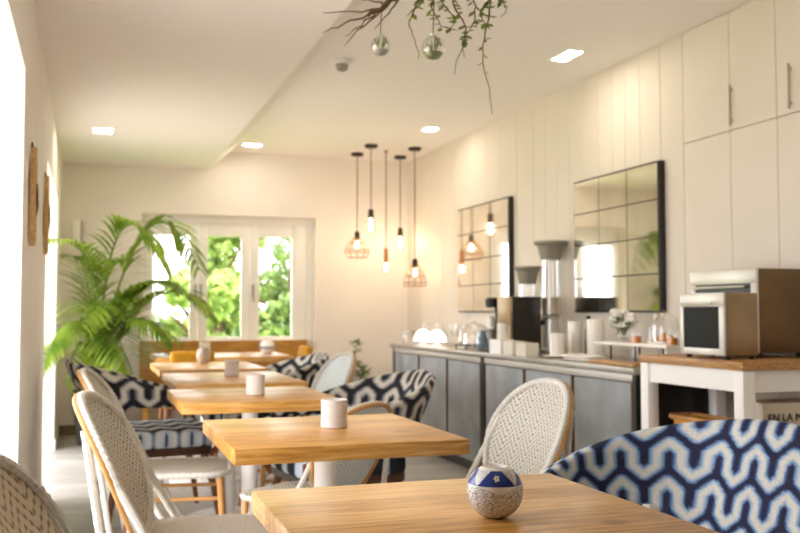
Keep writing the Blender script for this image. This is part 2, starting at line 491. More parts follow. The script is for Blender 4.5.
# ------------------------------------------------------------------ outdoors
struct(B().box(-30, 40, YB + .3, 60, -.5, -.35).build('lawn', GRASS))
struct(B().box(-14, XL - .4, -14, YB + .3, -.25, -.12).build('terrace', TERR))  # unseen pale ground, added for bounce light and mirror reflections
def leafcloud(name, m, parent, blobs, n, size, seed):
    rng = np.random.default_rng(seed)
    V, F = [], []
    tot = sum(b[3] * b[4] * b[5] for b in blobs)
    cnt = 0
    vs = []
    for (cx, cy, cz, rx, ry, rz) in blobs:
        k = int(n * rx * ry * rz / tot)
        d = rng.normal(size=(k, 3)); d /= np.linalg.norm(d, axis=1)[:, None]
        rad = rng.uniform(.55, 1.0, k)[:, None] ** .7
        P = np.array((cx, cy, cz)) + d * rad * np.array((rx, ry, rz)) * (1 + .12 * np.sin(d[:, :1] * 9 + d[:, 2:] * 7))
        a = rng.normal(size=(k, 3)); a /= np.linalg.norm(a, axis=1)[:, None]
        b = np.cross(a, rng.normal(size=(k, 3))); b /= np.linalg.norm(b, axis=1)[:, None]
        s = (size * rng.uniform(.6, 1.3, k))[:, None]
        vs.append(np.stack([P - a * s, P + b * s * .5, P + a * s, P - b * s * .5], 1).reshape(-1, 3)); cnt += k
    V = np.concatenate(vs)
    me = bpy.data.meshes.new(name)
    me.from_pydata(V.tolist(), [], [(4 * i, 4 * i + 1, 4 * i + 2, 4 * i + 3) for i in range(cnt)])
    return link(name, me, m, parent)
def tree(x, y, label, m, seed, H, spread, dens=5200, z0=-.35):
    t = thing('garden_tree', label, 'tree', (x, y, z0), 0, 'trees outside the window')
    rnd = random.Random(seed)
    tk = B().tube([(0, 0, 0), (.05, .02, H * .3), (-.04, .03, H * .6), (.05, 0, H * .85)], [.13, .10, .07, .03], 8)
    for k in range(5):
        a = rnd.uniform(0, 6.28); q = H * (.35 + .1 * k)
        tk.tube([(0, 0, q), (cos(a) * spread * .4, sin(a) * spread * .4, q + .35), (cos(a) * spread * .8, sin(a) * spread * .8, q + .55)], [.05, .03, .012], 6)
    tk.build('trunk', BARK, t)
    bl = []
    for k in range(11):
        a = rnd.uniform(0, 6.28); r = rnd.uniform(.1, 1) * spread * .75
        bl.append((cos(a) * r, sin(a) * r, rnd.uniform(H * .22, H * .95), spread * rnd.uniform(.3, .5), spread * rnd.uniform(.3, .5), spread * rnd.uniform(.25, .42)))
    leafcloud('crown', m, t, bl, dens, .085, seed)
    return t
tree(1.55, 14.0, 'bright yellow green leafy tree low in the left window pane', TREE1, 3, 2.0, .62, 3000)
tree(2.15, 16.6, 'full green tree seen through the middle window pane', TREE1, 5, 3.4, 1.0, 6500)
tree(3.25, 15.4, 'full green tree seen through the right window pane', TREE2, 9, 3.4, .95, 6500)
tree(4.6, 18.5, 'tall dark green tree far behind the right pane', TREE2, 12, 4.5, 1.4, 6500)
hd = leafcloud('garden_hedge', TREE1, None, [(x, 21.8 + .3 * sin(x * 3), .35, .7, .5, .8) for x in np.arange(.0, 8.5, .62)], 9000, .09, 21)
tag(hd, 'clipped light green hedge running along the garden below the trees', 'hedge')

# ------------------------------------------------------------------ tables
def table(name, cx, y0, y1, hx, label, rz=0., grp='pine cafe tables in a row'):
    cy = (y0 + y1) / 2; hy = (y1 - y0) / 2
    t = thing(name, label, 'table', (cx, cy, 0), rz, grp)
    B().box(-hx, hx, -hy, hy, .708, .75, .004).build('tabletop', TABLE, t)
    B().lathe([(.034, .02), (.034, .69)], n=28).build('pedestal', WHITEM, t)
    B().lathe([(.23, .0), (.23, .008), (.21, .016), (.06, .026), (.05, .03)], n=36).build('base_plate', WHITEM, t)
    B().box(-hx * .6, hx * .6, -.03, .03, .69, .7078, .003).build('support_bar', WHITEM, t)
    return t
table('dining_table', .637, 1.18, 1.865, .327, 'nearest pine table with the blue and white round holder')
table('dining_table', .685, 2.43, 3.13, .325, 'second pine table from the front, ribbed cup beside its far edge')
table('dining_table', .665, 3.69, 4.42, .318, 'third pine table from the front with one ribbed white cup')
table('dining_table', .735, 4.67, 5.61, .325, 'fourth pine table from the front, its corner level with the black patterned armchair')
table('dining_table', .75, 5.88, 6.79, .335, 'fifth pine table with the grey patterned jar, pale in window light')
t6 = table('bench_table', 1.05, 7.52, 8.32, .54, 'widest and farthest table set against the window bench')

def cup(x, y, z, label, h=.086, r=.041, m=CUPM):
    t = thing('candle_cup', label, 'cup', (x, y, z), 0, 'ribbed white cups on the tables')
    n = 48; prof = [(0, .0), (r * .9, 0), (r, .004), (r, .016)]
    k = 16
    for i in range(k): prof.append((r * (1.0 if i % 2 else .94), .018 + (h - .024) * i / (k - 1)))
    prof += [(r, h - .002), (r - .003, h), (r - .007, h - .003), (r - .008, .02), (0, .018)]
    B().lathe(prof, n=32).build('body', m, t)
    B().lathe([(0, .0185), (r - .012, .0185), (r - .012, h * .5), (0, h * .5)], n=20).build('candle', mat('candle_wax', '#efe6d2', .5), t)
    return t
cup(.717, 2.80, .75, 'ribbed white cup on the second table from the front')
cup(.683, 4.02, .75, 'ribbed white cup on the third table from the front')
cup(.76, 5.25, .75, 'ribbed pale cup on the fourth table from the front')
pj = thing('patterned_jar', 'grey patterned round jar on the fifth table', 'jar', (.763, 6.62, .75))
B().lathe([(0, 0), (.028, 0), (.044, .02), (.05, .055), (.044, .09), (.034, .10), (.036, .108), (.031, .108), (.03, .10), (0, .098)], n=28).build('body', mat('speckled_ceramic', '#b9b1a4', .4, noise=.5, nscale=90), pj)
cup(.95, 8.16, .75, 'plain white cup on the farthest wide table, left of the ball', .10, .048, PORC)['group'] = 'cups on the farthest table'
bb = thing('ball_holder', 'small round pale candle ball at the right of the farthest table', 'candle holder', (1.44, 7.9, .75))
B().lathe([(0, 0), (.03, 0), (.052, .02), (.066, .055), (.06, .09), (.042, .112), (.036, .11), (.03, .095), (0, .093)], n=28).build('body', PORC, bb)
B().lathe([(.0655, .045), (.0675, .055), (.0655, .065)], n=28).build('painted_band', mat('grey_glaze', '#8c9296', .3), bb)

# painted bowl (nearest)
def painted_bowl():
    t = thing('candle_bowl', 'round blue and white painted holder on the nearest table', 'candle holder', (.668, 1.497, .75))
    R = .0485; nu, nv = 220, 150
    V, C, F = [], [], []
    blue = np.array(lin('#24409a')[:3]); wh = np.array(lin('#f0eee9')[:3]); br = np.array(lin('#5b5260')[:3]); gl = np.array(lin('#aebfdc')[:3])
    rng = np.random.default_rng(4)
    for j in range(nv + 1):
        ph = -1.22 + (1.22 + 1.12) * j / nv
        for i in range(nu):
            th = 2 * PI * i / nu
            V.append((R * cos(ph) * cos(th), R * cos(ph) * sin(th), R * .94 + R * sin(ph) * .97))
            c = wh
            if ph > .34:
                q = (ph - .34) / .70
                seg = (th * 4 / (2 * PI)) + .72
                f = abs((seg % 1) - .5) * 2
                lim = .93 - .62 * q
                if f < lim and q < .86:
                    c = blue
                    u = ((seg % 1) - .5) * 6; w = (q - .40) * 2.6
                    a = math.atan2(w, u); rr = math.hypot(u, w)
                    if rr < .30 + .22 * abs(sin(2.5 * a)) and rr > .08: c = wh
                    if q < .10: c = blue
                else:
                    s = sin(th * 44 + 6 * sin(ph * 19)) * sin(ph * 62 + 5 * sin(th * 17))
                    c = blue * .55 + wh * .45 if s > .25 else wh
                    if q >= .86: c = wh
            elif ph > .30: c = blue * .8
            else:
                s = sin(th * 31 + 4.2 * sin(ph * 17 + th * 3)) + sin(ph * 33 + 4.5 * sin(th * 15 + ph * 5)) + .8 * sin(th * 57 - ph * 49)
                edge = (.30 - ph)
                if abs(s) < .42 and edge > .03 + .22 * (.5 + .5 * sin(th * 3 + .8)) ** 3: c = br * .9
                elif abs(s) < .62 and edge > .2: c = wh * .6 + br * .4
            C.append((*c, 1))
    for j in range(nv):
        for i in range(nu):
            a = j * nu + i; b = j * nu + (i + 1) % nu
            F.append((a, b, b + nu, a + nu))
    F.append(tuple(range(nu))[::-1])
    # inner lip going back down
    base = nv * nu
    n0 = len(V)
    for i in range(nu):
        th = 2 * PI * i / nu
        x, y, z = V[base + i]; V.append((x * .82, y * .82, z - .004)); C.append((*wh, 1))
    for i in range(nu): F.append((base + i, base + (i + 1) % nu, n0 + (i + 1) % nu, n0 + i))
    n1 = len(V)
    for i in range(nu):
        x, y, z = V[n0 + i]; V.append((x * 1.2, y * 1.2, z - .03)); C.append((*wh, 1))
    for i in range(nu): F.append((n0 + i, n0 + (i + 1) % nu, n1 + (i + 1) % nu, n1 + i))
    F.append(tuple(range(n1, n1 + nu)))
    zmin = min(v[2] for v in V)
    V = [(x, y, z - zmin) for x, y, z in V]
    me = bpy.data.meshes.new('bowl'); me.from_pydata(V, [], F)
    at = me.color_attributes.new('Col', 'FLOAT_COLOR', 'POINT')
    at.data.foreach_set('color', np.array(C, dtype=np.float32).ravel())
    link('bowl', me, BOWLM, t)
    B().lathe([(0, .055), (.026, .055), (.026, .072), (0, .072)], n=24).build('candle', mat('candle_wax2', '#efe6d2', .5), t)
painted_bowl()

# ------------------------------------------------------------------ wicker bistro chair (faces +x)
def bistro(label, loc, rz, backm=WEAVEB, group='white wicker bistro chairs'):
    t = thing('bistro_chair', label, 'chair', loc, rz, group)
    # seat
    out = rrect(.205, .205, .10, 8)
    B().prism([(x * .97, y * .97) for x, y in out], .438, .462, .008).build('seat', WEAVES, t)
    N = 260
    def along(poly, n):
        P = [Vector((x, y, 0)) for x, y in poly]; L = [0]
        for a, b in zip(P, P[1:] + P[:1]): L.append(L[-1] + (b - a).length)
        res = []; k = 0
        for i in range(n):
            d = L[-1] * i / n
            while L[k + 1] < d: k += 1
            q = (d - L[k]) / max(1e-9, L[k + 1] - L[k])
            res.append(P[k].lerp(P[(k + 1) % len(P)], q))
        return res
    pts = along(out, N)
    B().tube([(p.x, p.y, .45) for p in pts], [.012 + .0014 * sin(i * 2 * PI * 65 / N) for i in range(N)], 8, True).build('beaded_rim', WRAP, t)
    # back: superellipse panel leaning back, slightly dished
    lean = math.radians(24); z0, hh, hw = .455, .44, .225
    def bp(a, k=1., off=0.):
        e = 2 / 2.35
        u = math.copysign(abs(cos(a)) ** e, cos(a)) * hw * k
        v = math.copysign(abs(sin(a)) ** e, sin(a)) * hh / 2 * k + hh / 2
        u *= (.80 + .20 * min(1, v / (hh * .55)))
        x = -.20 - sin(lean) * v - .018 + .9 * u * u * .9 + off * cos(lean)
        return Vector((x, u, z0 + v * cos(lean) + off * sin(lean)))
    pan = bmesh.new(); rings = []
    na = 64
    for side, off in ((0, .006), (1, -.006)):
        rr = []
        for k in [0.0001, .2, .4, .6, .8, .97]:
            rr.append([pan.verts.new(bp(2 * PI * i / na, k, off)) for i in range(na)])
        for A, C in zip(rr, rr[1:]):
            for i in range(na):
                f = (A[i], A[(i + 1) % na], C[(i + 1) % na], C[i])
                pan.faces.new(f if side == 0 else f[::-1])
        rings.append(rr)
    for i in range(na):
        pan.faces.new((rings[0][-1][i], rings[0][-1][(i + 1) % na], rings[1][-1][(i + 1) % na], rings[1][-1][i]))
    bmesh.ops.remove_doubles(pan, verts=pan.verts[:], dist=.00012)
    bmesh.ops.recalc_face_normals(pan, faces=pan.faces[:])
    b = B(); b._merge(pan); b.build('backrest', backm, t)
    N = 300
    B().tube([bp(2 * PI * i / N, 1.0, .006) for i in range(N)], [.012 + .0014 * sin(i * 2 * PI * 75 / N) for i in range(N)], 8, True).build('back_rim', WRAP, t)
    B().tube([bp(2 * PI * i / 90, 1.025, -.008) for i in range(90)], .0085, 8, True).build('cane_edge', RATTAN, t)
    for s in (-1, 1):
        a = PI * .5 - s * PI * .36
        p = bp(a, 1.0, -.004)
        q = Vector((.10, s * .235, .03))
        m1 = p.lerp(q, .5) + Vector((-.012, s * .012, 0))
        n = 60
        p2 = bp(PI * .5 - s * PI * .30, 1.0, -.012)
        B().tube([p2.lerp(Vector((-.215, s * .225, .0)), i / n) for i in range(n + 1)], [.012 + .001 * sin(i * 2.1) for i in range(n + 1)], 8).build('rear_brace', WRAP, t)
        path = []
        for i in range(n + 1):
            u = i / n
            path.append(p * (1 - u) ** 2 + m1 * 2 * u * (1 - u) + q * u * u)
        B().tube(path, [.012 + .001 * sin(i * 2.1) for i in range(n + 1)], 8).build('side_brace', WRAP, t)
        B().tube([(.165, s * .165, .44), (.18, s * .175, .22), (.195, s * .185, 0)], [.014, .0135, .012], 10).build('leg', RATTAN, t)
        B().tube([(-.165, s * .16, .44), (-.20, s * .17, .22), (-.24, s * .18, 0)], [.014, .0135, .012], 10).build('leg', LEGW, t)
        B().tube([(-.21, s * .171, .19), (.182, s * .176, .19)], .009, 8).build('stretcher', RATTAN, t)
    B().tube([(.185, -.178, .15), (.185, .178, .15)], .009, 8).build('stretcher', RATTAN, t)
    B().tube([(-.183, -.16, .35), (.17, -.16, .35), (.17, .16, .35), (-.183, .16, .35)], .008, 8, True).build('seat_rail', RATTAN, t)
    return t
R = math.radians
bc = bistro('beige wicker bistro chair cut off at the left edge of the photo', (.215, 1.64, 0), R(-6), WEAVET)
bc2 = bistro('white wicker bistro chair pulled to the left side of the second table', (.375, 2.83, 0), R(-12), WEAVEB)
dup(bc2, (.375, 4.06, 0), R(-8), 'white wicker bistro chair at the left side of the third table')
dup(bc2, (1.15, 2.93, 0), R(185), 'white oval-backed wicker chair at the right of the second table before the zinc counter')
bc5 = bistro('pale oval wicker chair at the right side of the fourth table', (1.06, 5.28, 0), R(188), WEAVEL)
dup(bc5, (.79, 3.60, 0), R(125), 'low white wicker chair tucked between the second and third tables', None, .89)

# ------------------------------------------------------------------ patterned armchair (faces +x)
def pattern_color(s, z, pal, k):
    P, A, VP = .118 * k, .052 * k, .122 * k
    k0 = k
    best = 9
    for row in range(-1, 9):
        zz = z - row * VP
        if abs(zz) > VP * 1.3: continue
        for q0 in range(int(math.floor(s / P)) - 1, int(math.floor(s / P)) + 2):
            x0 = q0 * P
            pts = ((x0, A), (x0 + P * .24, A * .45), (x0 + P * .25, -A * .45), (x0 + P * .5, -A), (x0 + P * .75, -A * .45), (x0 + P * .76, A * .45), (x0 + P, A))
            for (ax, ay), (bx, by) in zip(pts, pts[1:]):
                dx, dy = bx - ax, by - ay
                q = max(0, min(1, ((s - ax) * dx + (zz - ay) * dy) / (dx * dx + dy * dy)))
                d = math.hypot(s - ax - q * dx, zz - ay - q * dy)
                if d < best: best = d
    for lim, c in pal:
        if best < lim * k0: return c
    return pal[-1][1]
def L3(h): return lin(h)
PALB = [(.0055, L3('#dfdccf')), (.0092, L3('#cdd4d6')), (.0135, L3('#a6bdd2')), (.0178, L3('#6d92bd')), (.0205, L3('#33487c')), (9, L3('#1b1d3c'))]
PALK = [(.0078, L3('#dad4c6')), (.0115, L3('#bdb9b0')), (.0150, L3('#7d838f')), (9, L3('#15141c'))]

def armchair(label, loc, rz, pal, fabric, ns=150, nz=44, scale=1., group='patterned tub armchairs'):
    t = thing('tub_armchair', label, 'armchair', loc, rz, group)
    hw, bx, fx, cr = (.315 if scale == 1. else .345), -.27, .27, .25
    path = []
    for k in range(20): path.append(Vector((fx + (bx + cr - fx) * k / 20, hw, 0)))
    for k in range(21):
        a = PI / 2 + PI / 2 * k / 20; path.append(Vector((bx + cr + cr * cos(a), hw - cr + cr * sin(a), 0)))
    half = path
    full = half + [Vector((p.x, -p.y, 0)) for p in half[::-1]]
    L = [0]
    for a, b in zip(full, full[1:]): L.append(L[-1] + (b - a).length)
    T = L[-1]
    def at(s):
        d = max(0, min(T, s)); k = 0
        lo, hi = 0, len(L) - 2
        while lo < hi:
            m = (lo + hi + 1) // 2
            if L[m] <= d: lo = m
            else: hi = m - 1
        q = (d - L[lo]) / max(1e-9, L[lo + 1] - L[lo])
        return full[lo].lerp(full[lo + 1], q)
    def sm(a, b, x):
        x = max(0, min(1, (x - a) / (b - a))); return x * x * (3 - 2 * x)
    he = .44 if scale == 1. else .56
    def tops(s):
        e = min(s, T - s)
        return .59 + .06 * sm(0, .2, e) + .175 * sm(.08, .76, e)
    def bots(s):
        e = min(s, T - s)
        return .43 + .165 * sm(.03, .15, e) * (1 - sm(he, he + .09, e))
    rows = []
    V, C, F = [], [], []
    def offs(e):  # lean outward with height
        return .05 + .13 * sm(.2, .7, e)
    for lay in (0, 1):
        for i in range(ns + 1):
            s = T * i / ns
            p = at(s); d = (at(s + .01) - at(s - .01)).normalized(); nrm = Vector((-d.y, d.x, 0))
            # outward normal
            ctr = Vector((.0, 0, 0))
            if nrm.dot(p - ctr) < 0: nrm = -nrm
            e = min(s, T - s)
            for j in range(nz + 1):
                v = j / nz
                z = bots(s) + (tops(s) - bots(s)) * v
                th = .022 * (math.sqrt(max(0, 1 - (2 * abs(v - .5)) ** 8)))
                th *= math.sqrt(max(0., min(1, e / .02)))
                o = (z - .43) / .41 * offs(e) + (th if lay else -th)
                V.append((p.x + nrm.x * o, p.y + nrm.y * o, z))
                C.append(pattern_color((s - T / 2) * 1.0 + (.0 if lay == 0 else .02), z - .45 + .03, pal, scale))
    st = nz + 1; n0 = (ns + 1) * st
    for lay in (0, 1):
        o = lay * n0
        for i in range(ns):
            for j in range(nz):
                a = o + i * st + j
                f = (a, a + 1, a + 1 + st, a + st)
                F.append(f if lay == 0 else f[::-1])
    for i in range(ns):
        for j in (0, nz):
            a = i * st + j; F.append((a, a + st, a + st + n0, a + n0) if j else (a + n0, a + st + n0, a + st, a))
    for i in (0, ns):
        for j in range(nz):
            a = i * st + j; F.append((a, a + n0, a + 1 + n0, a + 1))
    me = bpy.data.meshes.new('back_and_arms'); me.from_pydata(V, [], F)
    atb = me.color_attributes.new('Col', 'FLOAT_COLOR', 'POINT')
    atb.data.foreach_set('color', np.array(C, dtype=np.float32).ravel())
    bm = bmesh.new(); bm.from_mesh(me); bmesh.ops.recalc_face_normals(bm, faces=bm.faces[:]); bm.to_mesh(me); bm.free()
    link('back_and_arms', me, fabric, t, 60)
    B().prism(rrect(.265, .29, .11, 8, .01, 0), .385, .47, .022).build('seat_cushion', SEATF, t)
    B().prism(rrect(.25, .275, .10, 8, .0, 0), .345, .386, .008).build('seat_frame', LEGD, t)
    for sx in (-1, 1):
        for sy in (-1, 1):
            B().tube([(sx * .20, sy * .22, .35), (sx * .245, sy * .255, .18), (sx * .275, sy * .275, 0)], [.021, .017, .012], 10).build('leg', LEGW, t)
    for sy in (-1, 1):
        B().tube([(.225, sy * .262, .34), (.262, sy * .285, .40), (.268, sy * .305, .46)], .014, 8).build('arm_post', LEGW, t)
    return t
armchair('navy and pale blue zigzag armchair at the right of the nearest table', (1.245, 1.83, 0), R(203), PALB, FABB, 360, 110, .80)
ac = armchair('black and cream zigzag armchair at the right of the third table', (1.10, 4.24, 0), R(188), PALK, FABK)
dup(ac, (1.12, 6.36, 0), R(183), 'black and cream patterned armchair at the right of the fifth table')
dup(ac, (.36, 5.28, 0), R(6), 'black and cream patterned armchair at the left of the fourth table below the palm', None, 1.04)

# mustard chairs (face +x)
def mustard(label, loc, rz):
    t = thing('upholstered_chair', label, 'chair', loc, rz, 'mustard chairs at the farthest table')
    B().box(-.2, .22, -.21, .21, .40, .47, .025, 3).build('seat', MUST, t)
    bm_ = Matrix.Translation((-.2, 0, .44)) @ Matrix.Rotation(R(-9), 4, 'Y')
    B().box(-.03, .03, -.16, .16, .06, .385, .025, 3, mtx=bm_).build('backrest', MUST, t)
    for s in (-1, 1):
        B().box(-.012, .012, s * .12 - .015, s * .12 + .015, -.05, .1, .004, mtx=bm_).build('back_post', LEGW, t)
    for sx in (-1, 1):
        for sy in (-1, 1):
            B().tube([(sx * .17, sy * .17, .405), (sx * .20, sy * .19, 0)], [.018, .012], 8).build('leg', LEGW, t)
    return t
mustard('mustard upholstered chair seen from behind, left of the two at the farthest table', (.72, 7.27, 0), R(92))
mustard('mustard upholstered chair at the right end of the farthest table', (1.49, 7.80, 0), R(180))
pw = B().box(-.09, .09, -.06, .06, 0, .19, .04, 4).build('orange_cushion', ORANGE)
# the cushion rests on the right mustard chair's seat
pw.location = (1.45, 7.72, .472); tag(pw, 'small orange cushion lying on the right mustard chair', 'cushion')

# bench under the window
bn = thing('window_bench', 'long honey wood bench with a low panelled back under the window', 'bench', (1.25, 8.7, 0))
B().box(-.80, .76, -.25, .2, .405, .45, .006).build('seat', BENCHW, bn)
for a, b in ((-.80, -.25), (-.245, .28), (.285, .76)):
    B().box(a, b, .205, .245, .451, .838, .006).build('back_panel', BENCHW, bn)
for x in (-.76, 0, .72): B().box(x - .03, x + .03, -.22, .17, 0, .404, .004).build('support', BENCHW, bn)

# ------------------------------------------------------------------ counter
CX, CY0, CY1, CZ = 2.50, 3.95, 7.74, .835
def cabinet(y0, y1, label):
    t = thing('counter_cabinet', label, 'cabinet', (CX, (y0 + y1) / 2, 0), 0, 'zinc fronted counter cabinets')
    h = (y1 - y0) / 2
    B().box(.03, .40, -h, h, .07, .80, .003).build('carcass', BLACKF, t)
    B().box(.06, .38, -h + .02, h - .02, 0, .07).build('plinth', BLACK, t)
    B().box(0, .03, -h, -h + .03, .07, .80, .002, 1).build('end_post', BLACKF, t)
    B().box(0, .03, h - .03, h, .07, .80, .002, 1).build('end_post', BLACKF, t)
    B().box(.002, .03, -h + .03, h - .03, .762, .80, .003).build('top_rail', RAIL, t)
    w = (2 * h - .06) / 3
    for k in range(3):
        a = -h + .03 + w * k
        d = B().box(.005, .028, a + .014, a + w - .014, .085, .757, .004).build('door', ZINC, t)
        B().box(.0, .02, a + .003, a + .013, .085, .757, .001, 1).build('edge_strip', mat('rust_strip', '#6e4a34', .5, metal=.3), d)
    return t
cabinet(CY0, 5.80, 'zinc panelled cabinet under the coffee machine and canisters')
cabinet(5.805, CY1, 'zinc panelled cabinet at the far end below the glass cloches')
ct = B().box(CX - .02, XR - .005, CY0 - .02, CY1 + .02, .801, CZ, .004).build('worktop', mat('worktop_steel', '#a09a8e', .35, metal=.5, noise=.08))
tag(ct, 'long grey metal worktop lying over the zinc cabinets', 'worktop')

# ------------------------------------------------------------------ prep table with ovens
TZ = .90
pt = thing('prep_table', 'white legged table with an oak top below the microwave', 'table', (2.78, 3.535, 0))
B().box(-.285, .275, -.375, .375, TZ - .035, TZ, .004).build('tabletop', OAK, pt)
for sx, sy in ((-.25, -.34), (-.25, .34), (.13, -.34), (.13, .34)):
    B().box(sx - .03, sx + .03, sy - .03, sy + .03, 0, TZ - .036, .004).build('leg', WHITE, pt)
ap = B()
ap.box(-.265, -.245, -.31, .31, TZ - .125, TZ - .036, .002, 1); ap.box(.235, .255, -.31, .31, TZ - .125, TZ - .036, .002, 1)
ap.box(-.22, .21, -.355, -.335, TZ - .125, TZ - .036, .002, 1); ap.box(-.22, .21, .335, .355, TZ - .125, TZ - .036, .002, 1)
ap.build('apron', WHITE, pt)
B().box(-.215, .21, -.335, .335, .40, .425, .003).build('lower_shelf', WHITE, pt)
wk = thing('wicker_tray', 'orange wicker tray on the shelf under the oak topped table', 'tray', (2.645, 3.62, .4255))
tp = rrect(.072, .175, .04, 6)
B().prism([(x * .92, y * .92) for x, y in tp], 0, .19, .01).build('tray_body', WICK, wk)
B().tube([(x, y, .195) for x, y in tp], .012, 8, True).build('rim', RATTAN, wk)
nk = thing('white_jar', 'tiny white jar at the end of the orange wicker tray shelf', 'jar', (2.600, 3.385, .4255))
B().lathe([(0, 0), (.025, 0), (.027, .01), (.027, .19), (.02, .2), (.02, .21), (0, .21)], n=20).build('body', PORC, nk)
bxl = thing('lettered_box', 'pale card box with black lettering on the shelf under the oven table', 'box', (2.80, 3.30, .4255))
B().box(-.16, .16, -.08, .09, 0, .30, .004).build('carton', mat('pale_card', '#d8cdb9', .8), bxl)
B().box(-.162, .162, -.082, .092, .165, .195, .003).build('brown_strip', mat('kraft_tape', '#a98a5e', .7), bxl)
def letters(txt, size, loc, rot, m, parent, name='lettering', extrude=.0015, align='LEFT'):
    cu = bpy.data.curves.new(name, 'FONT'); cu.body = txt; cu.size = size; cu.extrude = extrude; cu.align_x = align
    o = bpy.data.objects.new(name, cu); COL.objects.link(o)
    bpy.context.view_layer.update()
    me = bpy.data.meshes.new_from_object(o.evaluated_get(bpy.context.evaluated_depsgraph_get()))
    bpy.data.objects.remove(o); bpy.data.curves.remove(cu)
    me.name = name
    q = link(name, me, m, parent); q.location = loc; q.rotation_euler = rot
    return q
letters('EN LA ME', .046, (-.14, -.084, .225), (PI / 2, 0, 0), BLACK, bxl)

mw = thing('mini_oven', 'small silver fronted mini oven with a black window', 'oven', (2.55, 3.50, TZ))
B().box(.012, .175, -.155, .155, .016, .285, .006).build('body', WSTEEL, mw)
fr = B(); fr.box(0, .0125, -.155, .155, .225, .285, .003); fr.box(0, .0125, -.155, -.12, .016, .225, .003); fr.box(0, .0125, .13, .155, .016, .225, .003); fr.box(0, .0125, -.12, .13, .016, .045, .003)
fr.build('front_frame', SILVER, mw)
B().box(.003, .012, -.12, .13, .045, .225, .001, 1).build('window', OVENW, mw)
B().tube([(-.02, -.10, .238), (-.02, .11, .238)], .005, 8).build('handle', SILVER, mw)
for x in (.03, .155):
    for y in (-.13, .13): B().lathe([(.012, 0), (.014, .017), (0, .017)], (x, y, 0), 12).build('foot', BLACK, mw)
ov = thing('large_oven', 'big steel oven tinted with a brown reflection at the right edge behind the mini oven', 'oven', (2.78, 3.66, TZ))
B().box(.014, .27, -.24, .24, .022, .395, .006).build('body', REFLSTEEL, ov)
fr = B(); fr.box(0, .014, -.24, .24, .33, .395, .003); fr.box(0, .014, -.24, -.20, .022, .33, .003); fr.box(0, .014, .20, .24, .022, .33, .003); fr.box(0, .014, -.2, .2, .022, .05, .003)
fr.build('front_frame', SILVER, ov)
B().box(.004, .013, -.2, .2, .05, .33, .001, 1).build('door_window', BLACKF, ov)
B().tube([(-.022, -.18, .315), (-.022, .18, .315)], .006, 8).build('handle', SILVER, ov)
for x in (.03, .25):
    for y in (-.21, .21): B().lathe([(.014, 0), (.016, .023), (0, .023)], (x, y, 0), 12).build('foot', BLACK, ov)

# ------------------------------------------------------------------ things on the counter
def put(name, label, cat, x, y, group=None, z=CZ + .0005): return thing(name, label, cat, (x, y, z), 0, group)
cm = put('coffee_machine', 'bronze fronted coffee machine with a black side on the counter', 'coffee machine', 2.62, 5.72)
B().box(.02, .23, -.10, .10, 0, .37, .008).build('body', BLACKF, cm)
f = B(); f.box(0, .02, -.10, .10, .18, .37, .004); f.box(0, .02, -.10, -.06, .02, .18, .003); f.box(0, .02, .06, .10, .02, .18, .003)
f.build('front_panel', mat('bronze_front', '#a98f6e', .35, metal=.5), cm)
B().box(-.03, .02, -.09, .09, .0, .02, .003).build('drip_tray', STEEL, cm)
B().tube([(-.015, 0, .2), (-.015, 0, .14)], .012, 10).build('spout', STEEL, cm)
gr = put('coffee_grinder', 'black and silver hand grinder left of the coffee machine', 'coffee grinder', 2.74, 6.17)
B().lathe([(.055, 0), (.06, .01), (.045, .04), (.042, .13), (.05, .145), (0, .15)], n=24).build('base', STEEL, gr)
B().tube([(.03, 0, .14), (.04, 0, .22), (.03, 0, .34)], [.018, .016, .016], 10).build('arm', BLACK, gr)
B().lathe([(0, .30), (.045, .30), (.05, .33), (.05, .36), (.03, .372), (0, .372)], n=20).build('head', BLACK, gr)
B().lathe([(0, .16), (.03, .16), (.032, .2), (.02, .24), (0, .24)], (-.01, 0, 0), 20).build('dial', SILVER, gr)
wj = put('blue_jug', 'squat smoky glass jug beside the black grinder', 'jug', 2.60, 6.02)
B().lathe([(.0, 0), (.045, 0), (.055, .03), (.05, .09), (.035, .12), (.038, .14), (.034, .14), (.031, .12), (.046, .085), (.05, .03), (.0, .006)], n=24).build('body', glass('blue_glass', (.6, .68, .75, 1), .15), wj)
B().tube([(0, -.04, .125), (0, -.085, .11), (0, -.085, .06), (0, -.05, .045)], .006, 8).build('handle', GLASS, wj)

def bean_hopper(x, y, z1, label, rtop):
    t = put('cereal_dispenser', label, 'dispenser', x, y, 'grey lidded glass dispensers')
    B().lathe([(.075, 0), (.08, .01), (.06, .03), (.055, .22), (.07, .235), (0, .235)], n=24).build('stand', SILVER, t)
    B().lathe([(.055, .236), (.07, .25), (.064, z1 - .126), (.060, z1 - .126), (.066, .255), (.03, .24)], n=24).build('glass_jar', GLASS, t)
    B().lathe([(.03, .242), (.063, .256), (.064, .36), (0, .375)], n=20).build('contents', mat('pale_oats', '#d9cbb2', .9, noise=.2, nscale=60), t)
    B().lathe([(.0, z1 - .125), (rtop * .58, z1 - .125), (rtop * .80, z1 - .03), (rtop, z1 - .018), (rtop, z1), (0, z1 + .004)], n=24).build('lid', mat('grey_lid', '#8f8a7c', .5), t)
    B().tube([(-.055, 0, .2), (-.095, 0, .19), (-.10, 0, .15)], [.02, .018, .016], 10).build('spout', BLACK, t)
    return t
bean_hopper(2.965, 5.705, .745, 'tall glass dispenser with a wide grey lid, the nearer and taller of two', .115)
bean_hopper(2.96, 6.05, .59, 'glass dispenser with a grey lid, the lower one behind the coffee machine', .10)

